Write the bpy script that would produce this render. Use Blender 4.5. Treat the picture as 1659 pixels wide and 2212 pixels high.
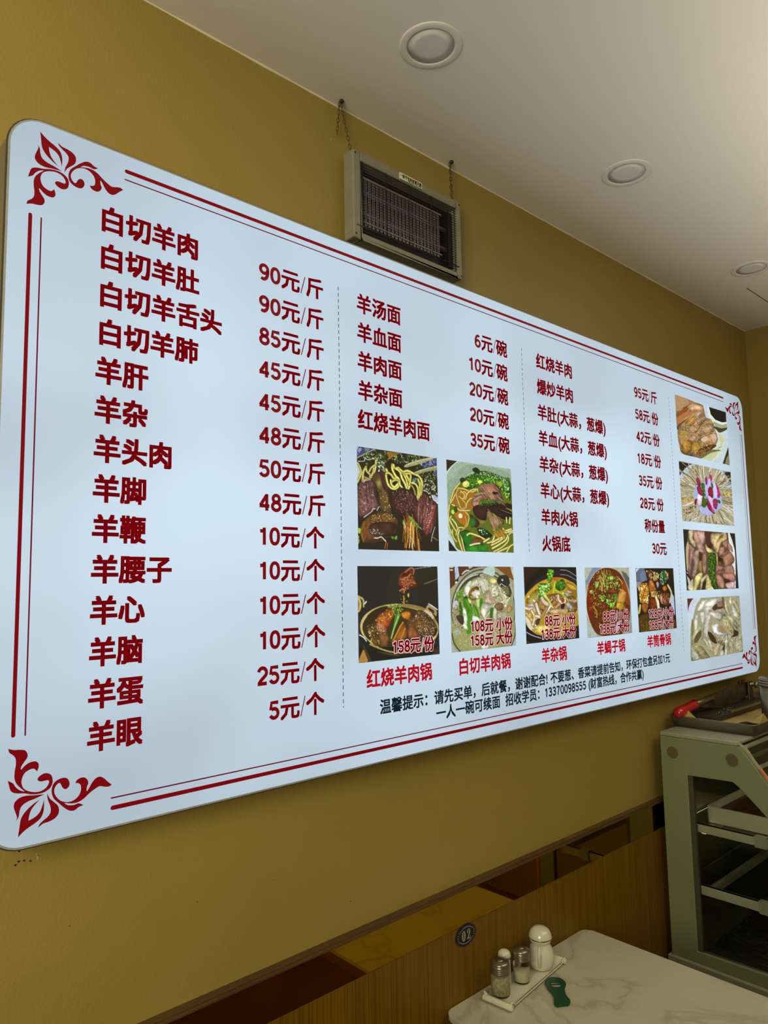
import bpy, bmesh, math, random
import numpy as np
from mathutils import Vector, Matrix

for o in list(bpy.data.objects):
    bpy.data.objects.remove(o, do_unlink=True)
SC = bpy.context.scene
COL = SC.collection
random.seed(7)

# ------------------------------------------------------------------ camera
EYE = 1.707                       # eye height; X runs along the sign wall, Y into it, Z up
cam_data = bpy.data.cameras.new('camera')
cam = bpy.data.objects.new('camera', cam_data)
COL.objects.link(cam)
cam_data.sensor_fit = 'VERTICAL'
cam_data.sensor_height = 36.0
cam_data.lens = 25.312
cam_data.clip_start = 0.02
cam.matrix_world = Matrix(((0.73958, -0.05467, -0.67085, 0.0),
                           (-0.67282, -0.08762, -0.73460, 0.0),
                           (-0.01862, 0.99465, -0.10159, EYE),
                           (0, 0, 0, 1)))
SC.camera = cam

# ------------------------------------------------------------------ world, lights, exposure
w = bpy.data.worlds.new('room_ambient'); SC.world = w; w.use_nodes = True
w.node_tree.nodes['Background'].inputs[0].default_value = (0.9, 0.95, 1.0, 1)
w.node_tree.nodes['Background'].inputs[1].default_value = 0.3
SC.view_settings.view_transform = 'Standard'
SC.view_settings.look = 'None'
SC.view_settings.exposure = 0.0
SC.view_settings.gamma = 1.0
SC.view_settings.use_curve_mapping = False

def area(name, loc, target, sx, sy, energy, col, spread=180):
    l = bpy.data.lights.new(name, 'AREA'); l.shape = 'RECTANGLE'; l.size = sx; l.size_y = sy
    l.energy = energy; l.color = col; l.spread = math.radians(spread)
    o = bpy.data.objects.new(name, l); COL.objects.link(o); o.location = loc
    o.rotation_euler = (Vector(target) - Vector(loc)).to_track_quat('-Z', 'Y').to_euler()
    return o
# shop front daylight from the street end of the room, on the left
area('shopfront_daylight', (-1.35, -0.35, 2.05), (0.0, 1.2, 1.95), 1.2, 1.4, 27.0, (1.0, 0.93, 0.68), 110)
# unseen light added to brighten the ceiling from below
area('added_ceiling_uplight', (2.5, -0.62, 1.85), (2.5, -0.52, 3.0), 2.4, 1.2, 40.0, (1.0, 0.94, 0.80), 110)
# unseen overhead light added to lift the table top
area('added_table_light', (1.5, -0.35, 2.7), (1.6, 0.45, 0.7), 1.0, 0.5, 0.8, (1.0, 0.95, 0.70), 70)

# ------------------------------------------------------------------ helpers
def lin(c):
    return tuple(((v / 255.0) / 12.92 if v <= 10 else (((v / 255.0) + 0.055) / 1.055) ** 2.4) for v in c)

def new_mat(name):
    m = bpy.data.materials.new(name); m.use_nodes = True
    nt = m.node_tree
    return m, nt, nt.nodes['Principled BSDF']

def mat(name, col, rough=0.5, metal=0.0, var=0.12, vscale=14.0, bump=0.0, bscale=60.0, stretch=(1, 1, 1),
        spec=0.5, trans=0.0, coat=0.0, ior=1.45):
    """plain procedural material: base colour broken up by noise, optional fine bump"""
    m, nt, b = new_mat(name)
    N, L = nt.nodes, nt.links
    tc = N.new('ShaderNodeTexCoord'); mp = N.new('ShaderNodeMapping')
    mp.inputs['Scale'].default_value = stretch
    L.new(tc.outputs['Object'], mp.inputs['Vector'])
    n = N.new('ShaderNodeTexNoise'); n.inputs['Scale'].default_value = vscale; n.inputs['Detail'].default_value = 4
    L.new(mp.outputs[0], n.inputs['Vector'])
    r = N.new('ShaderNodeValToRGB')
    r.color_ramp.elements[0].position = 0.3; r.color_ramp.elements[1].position = 0.7
    r.color_ramp.elements[0].color = tuple(max(0, c * (1 - var)) for c in col) + (1,)
    r.color_ramp.elements[1].color = tuple(min(1, c * (1 + var)) for c in col) + (1,)
    L.new(n.outputs['Fac'], r.inputs[0]); L.new(r.outputs[0], b.inputs['Base Color'])
    b.inputs['Roughness'].default_value = rough; b.inputs['Metallic'].default_value = metal
    b.inputs['Specular IOR Level'].default_value = spec
    b.inputs['Transmission Weight'].default_value = trans; b.inputs['IOR'].default_value = ior
    b.inputs['Coat Weight'].default_value = coat; b.inputs['Coat Roughness'].default_value = 0.05
    if bump:
        n2 = N.new('ShaderNodeTexNoise'); n2.inputs['Scale'].default_value = bscale; n2.inputs['Detail'].default_value = 3
        L.new(mp.outputs[0], n2.inputs['Vector'])
        bp = N.new('ShaderNodeBump'); bp.inputs['Strength'].default_value = bump; bp.inputs['Distance'].default_value = 0.002
        L.new(n2.outputs['Fac'], bp.inputs['Height']); L.new(bp.outputs[0], b.inputs['Normal'])
    return m

def backlit(name, rgb, k=1.0):
    """translucent film print glowing from the lamps inside the box"""
    m, nt, b = new_mat(name)
    c = lin(rgb)
    b.inputs['Base Color'].default_value = tuple(v * 0.25 for v in c) + (1,)
    b.inputs['Roughness'].default_value = 0.5
    b.inputs['Specular IOR Level'].default_value = 0.15
    b.inputs['Emission Color'].default_value = c + (1,)
    b.inputs['Emission Strength'].default_value = k
    return m

class MB:
    """collects shapes in world coordinates, then links them as ONE mesh object"""
    def __init__(s): s.v, s.f, s.sm = [], [], []
    def add(s, vs, fs, smooth=False):
        o = len(s.v); s.v += [tuple(p) for p in vs]
        for f in fs: s.f.append(tuple(i + o for i in f)); s.sm.append(smooth)
        return s
    def box(s, a, b, rz=0.0, c=None):
        x0, y0, z0 = a; x1, y1, z1 = b
        vs = [(x, y, z) for z in (z0, z1) for y in (y0, y1) for x in (x0, x1)]
        if rz:
            cx, cy = c or ((x0 + x1) / 2, (y0 + y1) / 2)
            vs = [(cx + (x - cx) * math.cos(rz) - (y - cy) * math.sin(rz), cy + (x - cx) * math.sin(rz) + (y - cy) * math.cos(rz), z) for x, y, z in vs]
        return s.add(vs, [(0, 2, 3, 1), (4, 5, 7, 6), (0, 1, 5, 4), (2, 6, 7, 3), (0, 4, 6, 2), (1, 3, 7, 5)])
    def lathe(s, c, prof, n=24, caps=True):
        """profile of (radius, z) round a vertical axis through c"""
        vs, fs = [], []
        for r, z in prof:
            for i in range(n):
                a = 2 * math.pi * i / n
                vs.append((c[0] + r * math.cos(a), c[1] + r * math.sin(a), c[2] + z))
        for k in range(len(prof) - 1):
            for i in range(n):
                j = (i + 1) % n
                fs.append((k * n + i, k * n + j, (k + 1) * n + j, (k + 1) * n + i))
        s.add(vs, fs, True)
        if caps:
            s.add(vs[:n], [tuple(reversed(range(n)))]); s.add(vs[-n:], [tuple(range(n))])
        return s
    def tube(s, pts, r, n=6, closed=False, r2=None):
        P = [Vector(p) for p in pts]; m = len(P); rings = []
        up0 = None
        for i in range(m):
            a = P[(i - 1) % m] if (closed or i > 0) else P[i]
            b = P[(i + 1) % m] if (closed or i < m - 1) else P[i]
            t = (b - a).normalized()
            if up0 is None:
                up0 = t.orthogonal().normalized()
            u = (up0 - t * up0.dot(t))
            u = u.normalized() if u.length > 1e-6 else t.orthogonal().normalized()
            up0 = u; v = t.cross(u)
            rr = r if r2 is None else r + (r2 - r) * i / max(1, m - 1)
            rings.append([P[i] + (u * math.cos(2 * math.pi * k / n) + v * math.sin(2 * math.pi * k / n)) * rr for k in range(n)])
        vs = [p for q in rings for p in q]; fs = []
        for i in range(m if closed else m - 1):
            j = (i + 1) % m
            for k in range(n):
                l = (k + 1) % n
                fs.append((i * n + k, i * n + l, j * n + l, j * n + k))
        s.add(vs, fs, True)
        if not closed:
            s.add(rings[0], [tuple(reversed(range(n)))]); s.add(rings[-1], [tuple(range(n))])
        return s
    def sheet(s, rows, smooth=True):
        n = len(rows[0]); vs = [p for r in rows for p in r]
        return s.add(vs, [(i * n + j, i * n + j + 1, (i + 1) * n + j + 1, (i + 1) * n + j) for i in range(len(rows) - 1) for j in range(n - 1)], smooth)
    def build(s, name, m, parent=None, bevel=0.0, root=None, seg=2):
        org = Vector((0, 0, 0))
        r = root or parent
        if r is not None:
            while r.parent: r = r.parent
            org = r.location.copy()
        me = bpy.data.meshes.new(name)
        me.from_pydata([tuple(Vector(p) - org) for p in s.v], [], s.f)
        me.polygons.foreach_set('use_smooth', s.sm)
        me.validate(); me.update()
        bm = bmesh.new(); bm.from_mesh(me)
        bmesh.ops.remove_doubles(bm, verts=bm.verts, dist=1e-6)
        bmesh.ops.recalc_face_normals(bm, faces=bm.faces); bm.to_mesh(me); bm.free()
        me.materials.append(m)
        o = bpy.data.objects.new(name, me); COL.objects.link(o)
        if parent is not None: o.parent = parent
        if bevel:
            b = o.modifiers.new('soft_edges', 'BEVEL'); b.width = bevel; b.segments = seg; b.limit_method = 'ANGLE'; b.angle_limit = math.radians(40)
        return o

def prism(outline, a, b, axes='xz', holes=()):
    """extrude a closed outline (with holes) between depths a and b along the third axis"""
    bm = bmesh.new()
    def P(p, d):
        if axes == 'xz': return (p[0], d, p[1])
        if axes == 'yz': return (d, p[0], p[1])
        return (p[0], p[1], d)
    edges = []
    loops = [outline] + list(holes)
    for L in loops:
        vs = [bm.verts.new(P(p, a)) for p in L]
        for i in range(len(vs)): edges.append(bm.edges.new((vs[i], vs[(i + 1) % len(vs)])))
    bmesh.ops.triangle_fill(bm, edges=edges, use_beauty=True)
    if b != a:
        g = bmesh.ops.extrude_face_region(bm, geom=bm.faces[:])
        d = Vector(P((0, 0), b)) - Vector(P((0, 0), a))
        bmesh.ops.translate(bm, verts=[e for e in g['geom'] if isinstance(e, bmesh.types.BMVert)], vec=d)
    bm.verts.index_update()
    mb = MB(); mb.add([v.co[:] for v in bm.verts], [[v.index for v in f.verts] for f in bm.faces])
    bm.free()
    return mb

def smooth_loop(pts, k=5):
    """Catmull-Rom through points; a third value of 1 marks a sharp corner"""
    n = len(pts); out = []
    for i in range(n):
        p1, p2 = pts[i], pts[(i + 1) % n]
        c1 = len(p1) > 2 and p1[2]; c2 = len(p2) > 2 and p2[2]
        p0 = p1 if c1 else pts[i - 1]
        p3 = p2 if c2 else pts[(i + 2) % n]
        for j in range(k):
            t = j / k
            q = []
            for d in (0, 1):
                a, b, c, e = p0[d], p1[d], p2[d], p3[d]
                q.append(0.5 * (2 * b + (c - a) * t + (2 * a - 5 * b + 4 * c - e) * t * t + (3 * b - a - 3 * c + e) * t ** 3))
            out.append(tuple(q))
    return out

def rounded_rect(x0, x1, z0, z1, r, n=8):
    o = []
    for cx, cz, a0 in ((x1 - r, z1 - r, 0), (x0 + r, z1 - r, 90), (x0 + r, z0 + r, 180), (x1 - r, z0 + r, 270)):
        for i in range(n + 1):
            a = math.radians(a0 + 90 * i / n)
            o.append((cx + r * math.cos(a), cz + r * math.sin(a)))
    return o

def thing(name, label, cat, loc, group=None):
    o = bpy.data.objects.new(name, None); COL.objects.link(o); o.location = loc
    o.empty_display_size = 0.05
    o['label'] = label; o['category'] = cat
    if group: o['group'] = group
    return o

def tag(o, label, cat, group=None):
    o['label'] = label; o['category'] = cat
    if group: o['group'] = group
    return o

def struct(o):
    o['kind'] = 'structure'; return o

def part_of(me_ob, parent): me_ob.parent = parent; return me_ob

FONT = bpy.data.fonts.load('<builtin>')      # Blender's own built-in face
GLYPH = {}
def glyph(ch):
    """outline of one CJK or punctuation character as (verts, faces) in em units"""
    if ch not in GLYPH:
        cu = bpy.data.curves.new('t', 'FONT'); cu.body = ch; cu.font = FONT; cu.size = 1.0; cu.resolution_u = 2
        ob = bpy.data.objects.new('t', cu); COL.objects.link(ob)
        dg = bpy.context.evaluated_depsgraph_get()
        me = bpy.data.meshes.new_from_object(ob.evaluated_get(dg), depsgraph=dg)
        bpy.data.objects.remove(ob); bpy.data.curves.remove(cu)
        GLYPH[ch] = ([(v.co.x, v.co.y) for v in me.vertices], [tuple(p.vertices) for p in me.polygons])
        bpy.data.meshes.remove(me)
    return GLYPH[ch]

def arc(cx, cy, rx, ry, a0, a1, n=12, e=2.0):
    o = []
    for i in range(n + 1):
        a = math.radians(a0 + (a1 - a0) * i / n); c, s_ = math.cos(a), math.sin(a)
        o.append((cx + rx * math.copysign(abs(c) ** (2 / e), c), cy + ry * math.copysign(abs(s_) ** (2 / e), s_)))
    return o
# grotesque figures drawn as centre lines: (points, closed); cell 0.556 wide, 0.72 high
DIG = {
 '0': [(arc(.278, .36, .185, .31, 0, 360, 24, 2.3), 0)],
 '1': [([(.33, 0), (.33, .715)], 0), ([(.33, .62), (.25, .575), (.13, .565)], 0)],
 '2': [(arc(.275, .49, .185, .185, 170, -38, 14) + [(.17, .16), (.105, .055)], 0), ([(.045, .055), (.475, .055)], 0)],
 '3': [(arc(.265, .525, .165, .150, 165, -90, 14), 0), (arc(.268, .215, .185, .165, 90, -165, 14), 0), ([(.19, .375), (.27, .375)], 0)],
 '4': [([(.375, 0), (.375, .70)], 0), ([(.375, .66), (.075, .22)], 0), ([(.03, .20), (.50, .20)], 0)],
 '5': [([(.47, .665), (.14, .665), (.105, .375)], 0), (arc(.265, .235, .190, .185, 128, -158, 16), 0)],
 '6': [(arc(.28, .225, .180, .180, 0, 360, 20), 0), (arc(.315, .33, .215, .335, 60, 195, 12), 0)],
 '7': [([(.06, .665), (.48, .665)], 0), ([(.455, .65), (.30, .36), (.22, 0)], 0)],
 '8': [(arc(.278, .530, .155, .145, 0, 360, 20), 0), (arc(.278, .205, .188, .165, 0, 360, 22), 0)],
 '9': [(arc(.276, .495, .180, .180, 0, 360, 20), 0), (arc(.241, .39, .215, .335, -120, 15, 12), 0)],
 '/': [([(.04, -.06), (.27, .76)], 0)],
}
def ribbon(pts, wd):
    v, f = [], []; n = len(pts); closed = math.dist(pts[0], pts[-1]) < 1e-6
    for i in range(n):
        a = pts[i - 1] if i else (pts[-2] if closed else pts[0]); b = pts[i + 1] if i < n - 1 else (pts[1] if closed else pts[-1])
        dx, dy = b[0] - a[0], b[1] - a[1]; l = math.hypot(dx, dy) or 1
        nx, ny = -dy / l * wd / 2, dx / l * wd / 2
        v += [(pts[i][0] + nx, pts[i][1] + ny), (pts[i][0] - nx, pts[i][1] - ny)]
        if i: k = 2 * i; f.append((k - 2, k - 1, k + 1, k))
    return v, f

def advance(ch):
    if ch == ' ': return 0.30
    if ch in DIG: return 0.30 if ch == '/' else 0.556
    return 1.0 if ord(ch) > 0x2000 else 0.34

def compose(txt, bold, grow=0.0, rnd=False):
    """lay a line out in em units; characters are thickened by overprinting shifted copies"""
    V, Fc = [], []; x = 0.0
    k = bold + grow; sh = [(0, 0)] + ([(k * math.cos(a), k * math.sin(a)) for a in [2 * math.pi * i / 8 + .39 for i in range(8)]] if (grow or rnd) else [(k * a, k * .9 * b) for a, b in ((-1, -1), (1, -1), (-1, 1), (1, 1), (0, 1), (0, -1))])
    for ch in txt:
        if ch == ' ': x += 0.30; continue
        if ch in DIG:
            for pts, _ in DIG[ch]:
                wd = (0.045 if ch == '/' else 0.118 * (1.12 + bold * 5)) + 2 * grow
                if grow and math.dist(pts[0], pts[-1]) > 1e-6:      # lengthen open ends for the outline copy
                    a, b = pts[0], pts[1]; l = math.dist(a, b); pts = [(a[0] - (b[0] - a[0]) / l * grow, a[1] - (b[1] - a[1]) / l * grow)] + list(pts)
                    a, b = pts[-1], pts[-2]; l = math.dist(a, b); pts = list(pts) + [(a[0] - (b[0] - a[0]) / l * grow, a[1] - (b[1] - a[1]) / l * grow)]
                v, f = ribbon(pts, wd); o = len(V)
                V += [(p[0] + x, p[1]) for p in v]; Fc += [tuple(i + o for i in q) for q in f]
            x += 0.30 if ch == '/' else 0.556
            continue
        v, f = glyph(ch)
        adv = 1.0 if ord(ch) > 0x2000 else 0.34
        ox = x + (0.0 if ord(ch) > 0x2000 else 0.02)
        for dx, dy in sh:
            o = len(V); V += [(p[0] + ox + dx, p[1] + dy) for p in v]; Fc += [tuple(i + o for i in q) for q in f]
        x += adv
    return V, Fc

def text_on_wall(name, txt, l, r, em, zc, y, m, parent, bold=0.018, org=Vector((0, 0, 0)), ref=None, grow=0.0, rnd=False):
    """print one line on a plane facing -Y: ink runs from l to r, em box centred on zc"""
    V, _ = compose(txt, bold, grow, rnd)
    ls, rs = (min(p[0] for p in V), max(p[0] for p in V)) if ref is None else ref
    sx = (r - l) / (rs - ls)
    segs, cur, x, x0 = [], '', 0.0, 0.0
    for ch in txt:                       # a new object after every gap or comma, so each phrase is one piece of print
        cur += ch; x += advance(ch)
        if ch in ' ，：！!、':
            if cur.strip(): segs.append((cur, x0))
            cur, x0 = '', x
    if cur.strip(): segs.append((cur, x0))
    for sg, off in segs:
        V, Fc = compose(sg, bold, grow, rnd)
        me = bpy.data.meshes.new(name)
        me.from_pydata([(l + (p[0] + off - ls) * sx - org[0], y - org[1], zc + (p[1] - 0.38) * em - org[2]) for p in V], [], Fc)
        me.update(); me.materials.append(m)
        o = bpy.data.objects.new(name, me); COL.objects.link(o); o.parent = parent
    return o, (ls, rs)
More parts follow.
